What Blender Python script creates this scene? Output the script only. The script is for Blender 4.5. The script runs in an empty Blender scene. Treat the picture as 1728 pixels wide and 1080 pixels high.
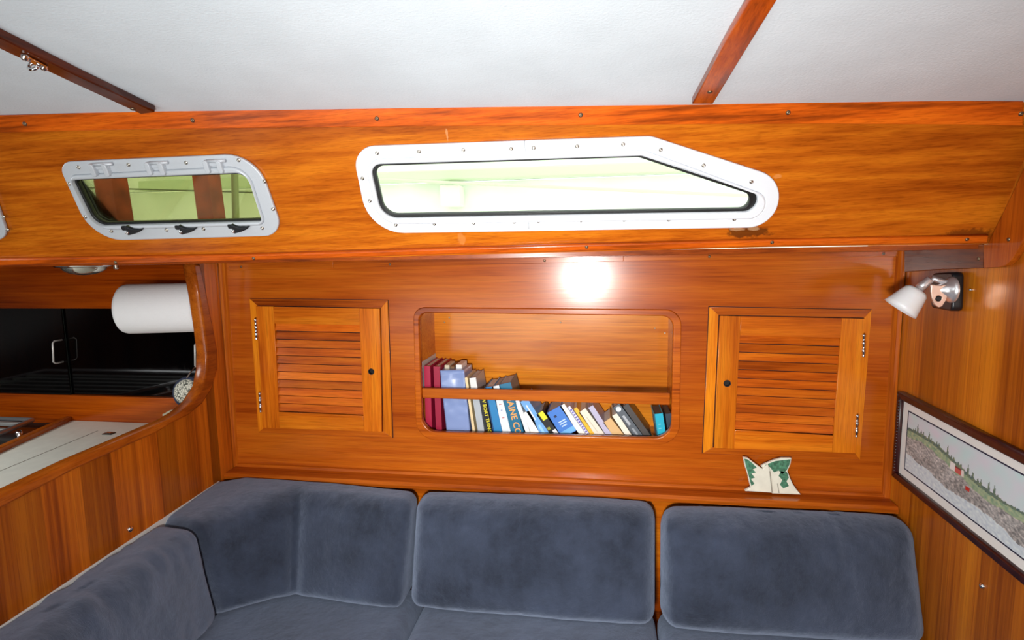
import bpy, bmesh, math, random
import numpy as np
from mathutils import Vector, Matrix, noise
random.seed(4)
S = bpy.context.scene
COL = S.collection

# ------------------------------------------------------------------ camera
F = 950.0
def nrm(v):
    v = np.array(v, float); return v / np.linalg.norm(v)
_Y = nrm([146, -120, F]); _X = np.array([6284, 24, -F], float); _X = nrm(_X - _X.dot(_Y) * _Y); _Z = -np.cross(_Y, _X)
M = np.array([_X, _Y, _Z])                       # world = M @ (right, down, forward)
EYE = np.array([0, 0, 1.45])
cam = bpy.data.cameras.new('camera'); cam.sensor_width = 36; cam.lens = F / 1728 * 36; cam.clip_start = .02
co = bpy.data.objects.new('camera', cam); COL.objects.link(co)
R = Matrix(((M[0,0], -M[0,1], -M[0,2]), (M[1,0], -M[1,1], -M[1,2]), (M[2,0], -M[2,1], -M[2,2])))
co.matrix_world = Matrix.Translation(Vector(EYE)) @ R.to_4x4()
S.camera = co

# ------------------------------------------------------------------ light, world, exposure
S.view_settings.view_transform = 'Standard'; S.view_settings.look = 'None'
S.view_settings.gamma = 1; S.view_settings.use_curve_mapping = False
S.view_settings.exposure = 0.04
W = bpy.data.worlds.new('world'); S.world = W; W.use_nodes = True
W.node_tree.nodes['Background'].inputs[0].default_value = (.93, 1.0, .95, 1)
W.node_tree.nodes['Background'].inputs[1].default_value = 2.7
def area(name, loc, target, size, power, color=(1,1,1), sy=None):
    l = bpy.data.lights.new(name, 'AREA'); l.energy = power; l.size = size; l.color = color
    if sy: l.shape = 'RECTANGLE'; l.size_y = sy
    o = bpy.data.objects.new(name, l); COL.objects.link(o); o.location = loc
    o.rotation_euler = (Vector(target) - Vector(loc)).to_track_quat('-Z', 'Y').to_euler()
    return o
fl = area('camera_flash', (-.07, -.12, 1.29), (-.12, 1.6, 1.12), .08, 13, (1, .985, .96)); fl.data.spread = math.radians(118)          # the photographer's flash
area('galley_hatch', (-2.15, .55, 1.66), (-2.0, .9, 0), .5, 13, (.96, 1, 1), .5)          # daylight through the hatch over the galley
area('ceiling_uplight', (-1.0, -.95, .85), (-1.0, -.5, 2), 1.3, 19, (.95, 1, 1), 1.0)   # unseen uplight added to even out the ceiling brightness
area('fill_light', (-.1, -.9, 1.1), (-.1, 1.3, 1.5), 1.3, 4.5, (1, .98, .96), 1.0)     # unseen fill light added behind the photographer

# ------------------------------------------------------------------ planes and pixels
class Plane:
    def __init__(s, o, n):
        s.o = np.array(o, float); s.n = nrm(n)
        if (EYE - s.o).dot(s.n) < 0: s.n = -s.n
        up = np.array([0, 0, 1.]) if abs(s.n[2]) < .8 else np.array([0, 1., 0])
        s.v = nrm(up - up.dot(s.n) * s.n); s.u = np.cross(s.v, s.n)
    def lifted(s, d): 
        q = Plane(s.o + s.n * d, s.n); return q
    def uv(s, P): d = np.array(P) - s.o; return (d.dot(s.u), d.dot(s.v))
    def at(s, uv, w=0): return s.o + s.u * uv[0] + s.v * uv[1] + s.n * w
    def mat(s):
        m = Matrix.Identity(4)
        for i in range(3): m[i][0], m[i][1], m[i][2], m[i][3] = s.u[i], s.v[i], s.n[i], s.o[i]
        return m
def ray(x, y): return M @ np.array([x - 864, y - 540, F])
def hit(x, y, pl):
    d = ray(x, y); t = (pl.o - EYE).dot(pl.n) / d.dot(pl.n); return EYE + t * d
def atY(x, y, Y): d = ray(x, y); return EYE + d * (Y / d[1])
def atZ(x, y, z): d = ray(x, y); return EYE + d * ((z - EYE[2]) / d[2])
BACK = Plane((0, 1.6, 1), (0, -1, 0))
LEFT = Plane((-1.15866, 1.6, 1.13), (.9984, .0565, 0))
RIGHT = Plane((.78102, 1.6, 1.11), (.99954, -.03047, 0))
_A = hit(1672, 411, RIGHT); _B = hit(1728, 270, RIGHT); _C = atY(0, 448, 1.1)
UPPER = Plane(_B, np.cross(_A - _B, _C - _B))
_p1 = hit(0, 195, UPPER); _p2 = hit(1728, 172, UPPER)
CEIL = Plane(_p1, np.cross(_p2 - _p1, ray(971, 542)))
GALLEY = Plane((-1.8, 1.66, 1.2), (0, -1, 0))

# ------------------------------------------------------------------ object helpers
def base_of(p):
    v = Vector((0, 0, 0))
    while p: v += p.location; p = p.parent
    return v
def thing(name, label, cat, loc, group=None):
    o = bpy.data.objects.new(name, None); COL.objects.link(o); o.location = Vector([float(c) for c in loc]); o.empty_display_size = .05
    o['label'] = label; o['category'] = cat
    if group: o['group'] = group
    return o
def setting(name, loc=(0, 0, 0)):
    o = bpy.data.objects.new(name, None); COL.objects.link(o); o.location = loc; o['kind'] = 'structure'; o.empty_display_size = .05
    return o
def tag(o, label, cat, group=None):
    o['label'] = label; o['category'] = cat
    if group: o['group'] = group
    return o
def struct(o): o['kind'] = 'structure'; return o
def link(name, me, mat, parent=None, origin=None, smooth=False):
    """mesh in world coordinates -> object; parent or its own origin is subtracted"""
    o = bpy.data.objects.new(name, me); COL.objects.link(o)
    off = base_of(parent) if parent else (Vector([float(c) for c in origin]) if origin is not None else Vector((0, 0, 0)))
    me.transform(Matrix.Translation(-off))
    if parent: o.parent = parent
    else: o.location = off
    if mat is not None:
        me.materials.clear(); me.materials.append(mat)
    if smooth:
        for p in me.polygons: p.use_smooth = True
    return o
def label(o, t): o['label'] = t; return o

def rounded(pts, rad, seg=6):
    """2-D polygon with per-corner radii"""
    n = len(pts); out = []
    if not hasattr(rad, '__len__'): rad = [rad] * n
    for i in range(n):
        p = np.array(pts[i]); a = np.array(pts[i-1]); b = np.array(pts[(i+1) % n]); r = rad[i]
        if r <= 0: out.append(tuple(p)); continue
        da = nrm(a - p); db = nrm(b - p); ang = math.acos(max(-1, min(1, da.dot(db))))
        t = min(r / math.tan(ang / 2), .49 * np.linalg.norm(a - p), .49 * np.linalg.norm(b - p)); rr = t * math.tan(ang / 2)
        c = p + nrm(da + db) * rr / math.sin(ang / 2)
        p0 = p + da * t; p1 = p + db * t
        a0 = math.atan2(*(p0 - c)[::-1]); a1 = math.atan2(*(p1 - c)[::-1]); d = (a1 - a0 + math.pi) % (2 * math.pi) - math.pi
        for k in range(seg + 1):
            q = a0 + d * k / seg; out.append((c[0] + rr * math.cos(q), c[1] + rr * math.sin(q)))
    return out
def circle(c, r, n=16): return [(c[0] + r * math.cos(k * 2 * math.pi / n), c[1] + r * math.sin(k * 2 * math.pi / n)) for k in range(n)]
def plate_mesh(loops, pl, t, lift=0, bevel=0.0):
    """flat outline(s) (first outer, the others holes) in plane uv, extruded; front face at lift"""
    cu = bpy.data.curves.new('c', 'CURVE'); cu.dimensions = '2D'; cu.fill_mode = 'BOTH'; cu.resolution_u = 1
    for lp in loops:
        sp = cu.splines.new('POLY'); sp.points.add(len(lp) - 1)
        for i, q in enumerate(lp): sp.points[i].co = (q[0], q[1], 0, 1)
        sp.use_cyclic_u = True
    cu.extrude = max(t / 2 - bevel, 1e-5); cu.bevel_depth = bevel; cu.bevel_resolution = 1 if bevel else 0
    if bevel: cu.offset = -bevel
    ob = bpy.data.objects.new('c', cu); COL.objects.link(ob)
    me = bpy.data.meshes.new_from_object(ob.evaluated_get(bpy.context.evaluated_depsgraph_get()))
    bpy.data.objects.remove(ob); bpy.data.curves.remove(cu)
    bm = bmesh.new(); bm.from_mesh(me); bmesh.ops.remove_doubles(bm, verts=bm.verts, dist=1e-6); bm.to_mesh(me); bm.free()
    me.transform(pl.mat() @ Matrix.Translation((0, 0, lift - t / 2)))
    return me
def pxl(pts, pl, lift=0):
    q = pl.lifted(lift) if lift else pl
    return [pl.uv(hit(x, y, q)) for x, y in pts]
def plate(name, mat, pl, px, t, lift=0, holes=(), rad=0, bevel=0, parent=None, origin=None):
    loops = [rounded(pxl(px, pl, lift), rad) if rad is not 0 else pxl(px, pl, lift)] + list(holes)
    return link(name, plate_mesh(loops, pl, t, lift, bevel), mat, parent, origin)
def bm_mesh(bm):
    bmesh.ops.recalc_face_normals(bm, faces=bm.faces)
    me = bpy.data.meshes.new('m'); bm.to_mesh(me); bm.free(); return me
def hexa(bm, P):
    """8 points: bottom 0-3 (ccw), top 4-7"""
    v = [bm.verts.new([float(c) for c in p]) for p in P]
    for f in ((0,1,2,3),(4,5,6,7),(0,1,5,4),(1,2,6,5),(2,3,7,6),(3,0,4,7)): bm.faces.new([v[i] for i in f])
    return v
def box(bm, lo, hi):
    (a, b, c), (d, e, f) = lo, hi
    return hexa(bm, [(a,b,c),(d,b,c),(d,e,c),(a,e,c),(a,b,f),(d,b,f),(d,e,f),(a,e,f)])
def box_mesh(lo, hi, bev=0, seg=2):
    bm = bmesh.new(); box(bm, lo, hi)
    if bev: bmesh.ops.bevel(bm, geom=bm.edges[:], offset=bev, segments=seg, affect='EDGES', profile=.5)
    return bm_mesh(bm)
def hexa_mesh(P, bev=0, seg=2):
    bm = bmesh.new(); hexa(bm, P)
    if bev: bmesh.ops.bevel(bm, geom=bm.edges[:], offset=bev, segments=seg, affect='EDGES', profile=.5)
    return bm_mesh(bm)
def tube(bm, pts, r, n=10, caps=True):
    pts = [Vector([float(c) for c in p]) for p in pts]; rs = r if hasattr(r, '__len__') else [r] * len(pts); rings = []
    prev = None
    for i, p in enumerate(pts):
        d = (pts[min(i+1, len(pts)-1)] - pts[max(i-1, 0)]).normalized()
        if prev is None: x = d.orthogonal().normalized()
        else: x = (prev - prev.dot(d) * d).normalized()
        prev = x; y = d.cross(x)
        rings.append([bm.verts.new(p + (x * math.cos(2*math.pi*k/n) + y * math.sin(2*math.pi*k/n)) * rs[i]) for k in range(n)])
    for a, b in zip(rings, rings[1:]):
        for k in range(n): bm.faces.new((a[k], a[(k+1)%n], b[(k+1)%n], b[k]))
    if caps: bm.faces.new(rings[0]); bm.faces.new(rings[-1])
def tube_mesh(pts, r, n=10):
    bm = bmesh.new(); tube(bm, pts, r, n); return bm_mesh(bm)
def lathe_mesh(prof, o, axis, n=24):
    """prof: (radius, height along axis)"""
    ax = Vector([float(c) for c in axis]).normalized(); x = ax.orthogonal().normalized(); y = ax.cross(x); o = Vector([float(c) for c in o]); bm = bmesh.new(); rings = []
    for r, h in prof:
        if r < 1e-6: rings.append([bm.verts.new(o + ax * h)])
        else: rings.append([bm.verts.new(o + ax * h + (x * math.cos(2*math.pi*k/n) + y * math.sin(2*math.pi*k/n)) * r) for k in range(n)])
    for a, b in zip(rings, rings[1:]):
        for k in range(n):
            k2 = (k+1) % n
            if len(a) == 1 and len(b) == 1: continue
            if len(a) == 1: bm.faces.new((a[0], b[k], b[k2]))
            elif len(b) == 1: bm.faces.new((a[k], a[k2], b[0]))
            else: bm.faces.new((a[k], a[k2], b[k2], b[k]))
    return bm_mesh(bm)

# ------------------------------------------------------------------ materials
def wc(c): return (c[0], c[1]*.96, c[2]*.5)
def lin(c): return tuple(((v/255)/12.92 if v/255 <= .04045 else ((v/255+.055)/1.055)**2.4) for v in c[:3]) + (1,)
def newmat(name):
    m = bpy.data.materials.new(name); m.use_nodes = True; nt = m.node_tree; return m, nt, nt.nodes, nt.links, nt.nodes['Principled BSDF']
def mat(name, c, rough=.5, metal=0, bump=0, bscale=200, var=0, vscale=30, coat=0, **kw):
    m, nt, N, L, b = newmat(name)
    b.inputs['Base Color'].default_value = lin(c); b.inputs['Roughness'].default_value = rough; b.inputs['Metallic'].default_value = metal
    if coat: b.inputs['Coat Weight'].default_value = coat; b.inputs['Coat Roughness'].default_value = .08
    tc = N.new('ShaderNodeTexCoord')
    if bump:
        n = N.new('ShaderNodeTexNoise'); n.inputs['Scale'].default_value = bscale; L.new(tc.outputs['Object'], n.inputs['Vector'])
        bp = N.new('ShaderNodeBump'); bp.inputs['Strength'].default_value = bump; bp.inputs['Distance'].default_value = .002
        L.new(n.outputs['Fac'], bp.inputs['Height']); L.new(bp.outputs['Normal'], b.inputs['Normal'])
    if var:
        n = N.new('ShaderNodeTexNoise'); n.inputs['Scale'].default_value = vscale; n.inputs['Detail'].default_value = 5; L.new(tc.outputs['Object'], n.inputs['Vector'])
        r = N.new('ShaderNodeValToRGB'); r.color_ramp.elements[0].position = .3; r.color_ramp.elements[1].position = .7
        r.color_ramp.elements[0].color = lin([v*(1-var) for v in c]); r.color_ramp.elements[1].color = lin([min(255, v*(1+var)) for v in c])
        L.new(n.outputs['Fac'], r.inputs['Fac']); L.new(r.outputs['Color'], b.inputs['Base Color'])
    for k, v in kw.items(): b.inputs[k].default_value = v
    return m
def wood(name, axis, dark, mid, light, broad=9, fine=120, along=.9, rough=.21, seed=0.0, bands=None, coat=.04, vary=.1, soft=False):
    """varnished wood with its grain along x, y or z"""
    dark, mid, light = wc(dark), wc(mid), wc(light)
    m, nt, N, L, b = newmat(name)
    tc = N.new('ShaderNodeTexCoord')
    oi = N.new('ShaderNodeObjectInfo')
    off = N.new('ShaderNodeVectorMath'); off.operation = 'MULTIPLY_ADD'
    cmb = N.new('ShaderNodeCombineXYZ')
    for k in range(3): L.new(oi.outputs['Random'], cmb.inputs[k])
    off.inputs[1].default_value = (3, 3, 3); L.new(cmb.outputs[0], off.inputs[0]); L.new(tc.outputs['Object'], off.inputs[2])
    def nz(acr, al, det, dist=0):
        mp = N.new('ShaderNodeMapping'); sc = [acr, acr, acr]; sc['xyz'.index(axis)] = al; mp.inputs['Scale'].default_value = sc
        mp.inputs['Location'].default_value = (seed, seed*.7, seed*1.3)
        L.new(off.outputs[0], mp.inputs['Vector'])
        n = N.new('ShaderNodeTexNoise'); n.inputs['Scale'].default_value = 1; n.inputs['Detail'].default_value = det; n.inputs['Roughness'].default_value = .6
        n.inputs['Distortion'].default_value = dist
        L.new(mp.outputs[0], n.inputs['Vector']); return n
    a = nz(broad, along, 4, .4); f = nz(fine, along*2.2, 3); p = nz(fine*4, along*9, 2)
    mx = N.new('ShaderNodeMath'); mx.operation = 'MULTIPLY_ADD'; L.new(f.outputs['Fac'], mx.inputs[0]); mx.inputs[1].default_value = .5; 
    L.new(a.outputs['Fac'], mx.inputs[2])
    a.inputs['Distortion'].default_value = .15
    r = N.new('ShaderNodeValToRGB'); e = r.color_ramp.elements
    e[0].position = .56; e[0].color = lin(dark); e[1].position = .93; e[1].color = lin(light); q = e.new(.73); q.color = lin(mid)
    L.new(mx.outputs[0], r.inputs['Fac'])
    mm = N.new('ShaderNodeMix'); mm.data_type = 'RGBA'; mm.blend_type = 'MULTIPLY'; mm.inputs[0].default_value = .3
    pr = N.new('ShaderNodeValToRGB'); pr.color_ramp.elements[0].position = .36; pr.color_ramp.elements[0].color = (.3, .2, .15, 1); pr.color_ramp.elements[1].position = .5; pr.color_ramp.elements[1].color = (1, 1, 1, 1)
    L.new(p.outputs['Fac'], pr.inputs['Fac']); L.new(r.outputs['Color'], mm.inputs[6]); L.new(pr.outputs['Color'], mm.inputs[7])
    out = mm.outputs[2]
    if bands:      # strips of veneer: (axis, [(position, (r,g,b) tint)...], lo, hi)
        ax, st, lo, hi = bands
        sx = N.new('ShaderNodeSeparateXYZ'); L.new(tc.outputs['Object'], sx.inputs[0])
        mr = N.new('ShaderNodeMapRange'); mr.inputs['From Min'].default_value = lo; mr.inputs['From Max'].default_value = hi; L.new(sx.outputs['xyz'.index(ax)], mr.inputs['Value'])
        cr = N.new('ShaderNodeValToRGB'); cr.color_ramp.interpolation = 'LINEAR' if soft else 'CONSTANT'; ce = cr.color_ramp.elements
        while len(ce) > 1: ce.remove(ce[-1])
        ce[0].position = 0; ce[0].color = tuple(st[0][1]) + (1,)
        for pos, col in st[1:]: x = ce.new((pos - lo) / (hi - lo)); x.color = tuple(col) + (1,)
        L.new(mr.outputs[0], cr.inputs['Fac'])
        m2 = N.new('ShaderNodeMix'); m2.data_type = 'RGBA'; m2.blend_type = 'MULTIPLY'; m2.inputs[0].default_value = 1
        L.new(out, m2.inputs[6]); L.new(cr.outputs['Color'], m2.inputs[7]); out = m2.outputs[2]
    # each board a little different
    hs = N.new('ShaderNodeHueSaturation'); vr = N.new('ShaderNodeMapRange'); L.new(oi.outputs['Random'], vr.inputs['Value'])
    vr.inputs['To Min'].default_value = 1 - vary; vr.inputs['To Max'].default_value = 1 + vary
    L.new(vr.outputs[0], hs.inputs['Value']); L.new(out, hs.inputs['Color']); L.new(hs.outputs[0], b.inputs['Base Color'])
    b.inputs['Roughness'].default_value = rough; b.inputs['Specular IOR Level'].default_value = .3; b.inputs['Coat Weight'].default_value = coat; b.inputs['Coat Roughness'].default_value = .12
    bp = N.new('ShaderNodeBump'); bp.inputs['Strength'].default_value = .12; bp.inputs['Distance'].default_value = .0006
    L.new(f.outputs['Fac'], bp.inputs['Height']); L.new(bp.outputs['Normal'], b.inputs['Normal'])
    return m

D1, D2, D3 = (144, 68, 20), (172, 90, 32), (196, 114, 44)       # honey coloured teak
R1, R2, R3 = (130, 56, 22), (174, 86, 34), (196, 106, 44)       # redder cabinet wood
W_UP = wood('teak_cabin_side', 'x', D1, D2, D3, broad=24, along=.45, seed=3)
W_TRIMUP = wood('teak_trim_cabin_side', 'x', R1, (186, 84, 30), (208, 104, 40), broad=30, along=.8, seed=51)
W_BACK = wood('teak_bookcase_wall', 'x', (150, 66, 24), (178, 88, 34), (196, 108, 46), broad=7, along=1.0, seed=8)
W_TRIMX = wood('teak_trim_long', 'x', R1, R2, R3, broad=30, along=1.2, seed=1)
W_TRIMY = wood('teak_trim_deep', 'y', (122, 56, 24), (164, 84, 38), (188, 104, 50), broad=6, along=2, fine=60, seed=2)
W_TRIMZ = wood('teak_trim_upright', 'z', R1, (182, 92, 36), (206, 118, 52), broad=30, along=1.2, seed=5)
W_DOORX = wood('teak_door_rail', 'x', (164, 76, 22), (196, 102, 34), (214, 126, 50), broad=14, along=1.5, seed=6)
W_DOORZ = wood('teak_door_stile', 'z', (166, 78, 22), (200, 108, 36), (218, 132, 52), broad=14, along=1.5, seed=7)
W_SURR = wood('teak_surround_stile', 'z', (186, 98, 30), (216, 124, 40), (232, 148, 58), broad=14, along=1.5, seed=31, vary=.04)
W_SLAT = wood('teak_slat', 'x', (150, 66, 20), (186, 90, 32), (206, 112, 44), broad=22, along=2.0, seed=9, vary=.22)
W_SHELF = wood('teak_bookshelf_inside', 'x', (176, 96, 34), (200, 122, 54), (222, 148, 76), broad=8, along=.9, seed=12)
W_DARK = wood('mahogany_dark', 'x', (76, 32, 18), (124, 56, 26), (150, 74, 36), broad=16, seed=13)
def strip_cols(seq): return [(p, tuple((v,) * 3) if not hasattr(v, '__len__') else v) for p, v in seq]
W_LEFT = wood('teak_veneer_left_bulkhead', 'z', (136, 66, 20), (172, 92, 32), (194, 114, 44), broad=20, along=.8, seed=14, rough=.3,
              bands=('y', strip_cols([(0, .8), (.93, 1.15), (1.03, .78), (1.115, 1.2), (1.19, 1.35), (1.26, .8), (1.335, 1.05), (1.40, 1.3), (1.47, .62), (1.515, 1.5), (1.575, .9)]), 0.0, 2.0))
W_RIGHT = wood('teak_veneer_right_bulkhead', 'z', (142, 72, 26), (178, 100, 38), (202, 126, 52), broad=12, along=.6, seed=15, rough=.3,
              bands=('y', strip_cols([(0, .9), (1.1, .85), (1.2, 1.0), (1.3, .9), (1.42, .72), (1.48, 1.0)]), 0.0, 2.0))
WHITE = mat('white_headliner', (214, 226, 233), .6, bump=.25, bscale=260, var=.02, vscale=9)
CHROME = mat('chrome', (225, 225, 225), .12, 1)
BRONZE = mat('aged_bronze_screw', (120, 104, 84), .4, .9)
STEEL = mat('steel_screw', (190, 185, 175), .3, 1)
ALU = mat('painted_aluminium', (186, 192, 198), .42, .2, bump=.15, bscale=300)
BLACKRUB = mat('black_rubber', (12, 14, 14), .45)
BLACKPL = mat('black_plastic', (22, 24, 28), .35)
DOORBLK = mat('black_acrylic', (3, 3, 4), .05, **{'Specular IOR Level': .5})
COUNTER = mat('white_laminate', (218, 218, 206), .35, var=.02)
WHITEPAD = mat('white_vinyl', (215, 216, 212), .5)
PAPER = mat('paper_towel_white', (238, 240, 242), .9, bump=.5, bscale=240)
SHADE = mat('frosted_glass', (240, 240, 240), .35, **{'Transmission Weight': .12, 'Subsurface Weight': .1})
FRAME = mat('mahogany_frame', (48, 18, 18), .3, var=.25, vscale=60)
MATB = mat('white_picture_mount', (228, 230, 226), .8)
NAVY = mat('navy_line', (28, 34, 62), .7)

def velvet():
    m, nt, N, L, b = newmat('blue_grey_velvet')
    tc = N.new('ShaderNodeTexCoord')
    n = N.new('ShaderNodeTexNoise'); n.inputs['Scale'].default_value = 6; n.inputs['Detail'].default_value = 7; n.inputs['Roughness'].default_value = .7; L.new(tc.outputs['Object'], n.inputs['Vector'])
    r = N.new('ShaderNodeValToRGB'); e = r.color_ramp.elements; e[0].position = .32; e[0].color = lin((24, 29, 40)); e[1].position = .72; e[1].color = lin((62, 71, 91))
    L.new(n.outputs['Fac'], r.inputs['Fac']); L.new(r.outputs['Color'], b.inputs['Base Color'])
    b.inputs['Roughness'].default_value = .9; b.inputs['Specular IOR Level'].default_value = .1
    b.inputs['Sheen Weight'].default_value = 1.0; b.inputs['Sheen Roughness'].default_value = .55; b.inputs['Sheen Tint'].default_value = lin((190, 205, 232))
    f = N.new('ShaderNodeTexNoise'); f.inputs['Scale'].default_value = 900; L.new(tc.outputs['Object'], f.inputs['Vector'])
    g = N.new('ShaderNodeTexNoise'); g.inputs['Scale'].default_value = 26; g.inputs['Detail'].default_value = 4; L.new(tc.outputs['Object'], g.inputs['Vector'])
    ad = N.new('ShaderNodeMath'); ad.operation = 'MULTIPLY_ADD'; L.new(f.outputs['Fac'], ad.inputs[0]); ad.inputs[1].default_value = .25; L.new(g.outputs['Fac'], ad.inputs[2])
    bp = N.new('ShaderNodeBump'); bp.inputs['Strength'].default_value = .9; bp.inputs['Distance'].default_value = .006; L.new(ad.outputs[0], bp.inputs['Height']); L.new(bp.outputs['Normal'], b.inputs['Normal'])
    return m
VELVET = velvet()
def glass(name, tint):
    m, nt, N, L, b = newmat(name); N.remove(b)
    t = N.new('ShaderNodeBsdfTransparent'); t.inputs[0].default_value = tint; g = N.new('ShaderNodeBsdfGlossy'); g.inputs['Roughness'].default_value = .03
    fr = N.new('ShaderNodeFresnel'); fr.inputs[0].default_value = 1.45; mx = N.new('ShaderNodeMixShader')
    L.new(fr.outputs[0], mx.inputs[0]); L.new(t.outputs[0], mx.inputs[1]); L.new(g.outputs[0], mx.inputs[2]); L.new(mx.outputs[0], N['Material Output'].inputs[0])
    return m
GLASS_TINT = glass('olive_tinted_glass', (.56, .57, .39, 1)); GLASS_CLEAR = glass('clear_glass', (.98, 1, .98, 1))

# ------------------------------------------------------------------ screws
SCREW = {}
def screw(px, py, pl, parent, r=.0042, lift=0.0, name='screw', m=None, uv=None):
    m = m or (BRONZE if parent.name.startswith('trim') else STEEL); r = r * .88; key = (round(r, 5), m.name)
    if key not in SCREW:
        me = lathe_mesh([(r, 0), (r*.92, r*.3), (r*.6, r*.5), (r*.25, r*.56), (r*.2, r*.3), (0, r*.3)], (0, 0, 0), (0, 0, 1), 12); me.materials.append(m)
        for p in me.polygons: p.use_smooth = True
        SCREW[key] = me
    o = bpy.data.objects.new(name, SCREW[key]); COL.objects.link(o); o.parent = parent
    P = Vector([float(c) for c in hit(px, py, pl.lifted(lift))]); mt = pl.mat(); mt.translation = P - base_of(parent); o.matrix_local = mt
    return o

# ------------------------------------------------------------------ the room shell
def quad3(name, pts, m, t=.02, away=None):
    P = [np.array(p, float) for p in pts]; n = nrm(np.cross(P[1]-P[0], P[2]-P[0]))
    if away is not None and (np.array(away) - P[0]).dot(n) > 0: n = -n
    return struct(link(name, hexa_mesh(P + [p + n*t for p in P]), m))
mid = (0, .5, 1.2)
FLOORM = wood('teak_sole', 'y', (70, 34, 12), (120, 66, 26), (150, 88, 40), broad=10)
REARM = wood('teak_rear', 'z', (40, 18, 8), (60, 28, 12), (74, 38, 16), broad=10)
quad3('floor', [(-3.2, -1.6, 0), (1.0, -1.6, 0), (1.0, 1.8, 0), (-3.2, 1.8, 0)], FLOORM, away=mid)
quad3('wall_rear', [(-3.2, -1.6, 0), (1.0, -1.6, 0), (1.0, -1.6, 2.3), (-3.2, -1.6, 2.3)], REARM, away=mid)
quad3('wall_far_left', [(-3.2, -1.6, 0), (-3.2, 1.8, 0), (-3.2, 1.8, 1.9), (-3.2, -1.6, 2.3)], REARM, away=mid)
# ceiling: slopes up from the cabin side, level beyond the camera
c0 = UPPER.lifted(-.0)
def ceilpt(x, y): 
    # point of the ceiling plane above (x, y)
    z = CEIL.o[2] - ((x - CEIL.o[0]) * CEIL.n[0] + (y - CEIL.o[1]) * CEIL.n[1]) / CEIL.n[2]; return (x, y, z)
def upper_line(x):
    t = (x - _p1[0]) / (_p2[0] - _p1[0]); return _p1 + (_p2 - _p1) * t
a_, b_ = upper_line(-3.2), upper_line(.85)
a2 = ceilpt(-3.2, -.3); b2 = ceilpt(.85, -.3)
bm = bmesh.new()
T = np.array([0, 0, .03])
hexa(bm, [a_, b_, b2, a2, a_ + T, b_ + T, b2 + T, a2 + T])
hexa(bm, [a2, b2, (.85, -1.6, b2[2]+.02), (-3.2, -1.6, a2[2]+.02), a2 + T, b2 + T, (.85, -1.6, b2[2]+.05), (-3.2, -1.6, a2[2]+.05)])
ceiling = struct(link('ceiling', bm_mesh(bm), WHITE))

# window outlines (pixels on the cabin side)
def cr(sc, ox, oy): return lambda pts: [(ox + x / sc, oy + y / sc) for x, y in pts]
w1 = cr(4.114, 80, 230); w2 = cr(2.2737, 580, 200)
U = .00158     # metres per photograph pixel, about, on the cabin side
W1_OUT = (w1([(88, 172), (1455, 110), (1655, 680), (335, 716)]), [18*U, 42*U, 26*U, 42*U])
W1_LIP = (w1([(165, 262), (1400, 196), (1530, 605), (345, 640)]), [11*U, 24*U, 11*U, 26*U])
W1_GAS = (w1([(188, 292), (1400, 242), (1508, 580), (345, 612)]), [6*U, 15*U, 6*U, 16*U])
W1_GLA = (w1([(205, 300), (1392, 256), (1496, 572), (355, 600)]), [5*U, 14*U, 5*U, 15*U])
W2_OUT = (w2([(34, 104), (1178, 64), (1685, 228), (1640, 412), (102, 436)]), [28*U, 30*U, 42*U, 55*U, 48*U])
W2_LIP = (w2([(84, 152), (1150, 116), (1625, 292), (1592, 378), (136, 400)]), [20*U, 14*U, 24*U, 28*U, 30*U])
W2_GAS = (w2([(104, 170), (1140, 137), (1592, 286), (1566, 352), (150, 378)]), [14*U, 10*U, 18*U, 22*U, 22*U])
W2_GLA = (w2([(118, 180), (1130, 146), (1562, 290), (1546, 344), (160, 367)]), [12*U, 8*U, 14*U, 18*U, 18*U])
def sh(w, dx, dy): return ([(x + dx, y + dy) for x, y in w[0]], w[1])
W3 = [sh(w, -461, 7) for w in (W1_OUT, W1_LIP, W1_GAS, W1_GLA)]
def lp(w, lift=0, grow=0): return rounded(pxl(w[0], UPPER, lift), w[1], 8)

# cabin side (leaning panel with the windows)
bl = UPPER.uv(_C); 
def up_uv(px, py): return UPPER.uv(hit(px, py, UPPER))
leftx = -3.18
def upper_at(x, z):
    n = UPPER.n; y = UPPER.o[1] - ((x - UPPER.o[0]) * n[0] + (z - UPPER.o[2]) * n[2]) / n[1]; return np.array([x, y, z])
botL = upper_at(leftx, 1.425); topL = upper_line(leftx); botR = hit(1690, 411, UPPER); topR = upper_line(.80)
lowL = up_uv(0, 450)
outer = [UPPER.uv(botL), up_uv(0, 448), up_uv(750, 431), up_uv(1300, 417), UPPER.uv(upper_at(.775, 1.449)), UPPER.uv(upper_line(.775)), up_uv(1500, 169), up_uv(750, 180), up_uv(0, 195), UPPER.uv(topL + np.array([0, 0, .0]))]
wall_upper = struct(link('wall_upper', plate_mesh([outer, lp(W1_LIP), lp(W2_LIP), lp(W3[1])], UPPER, .008, 0), W_UP))

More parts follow.
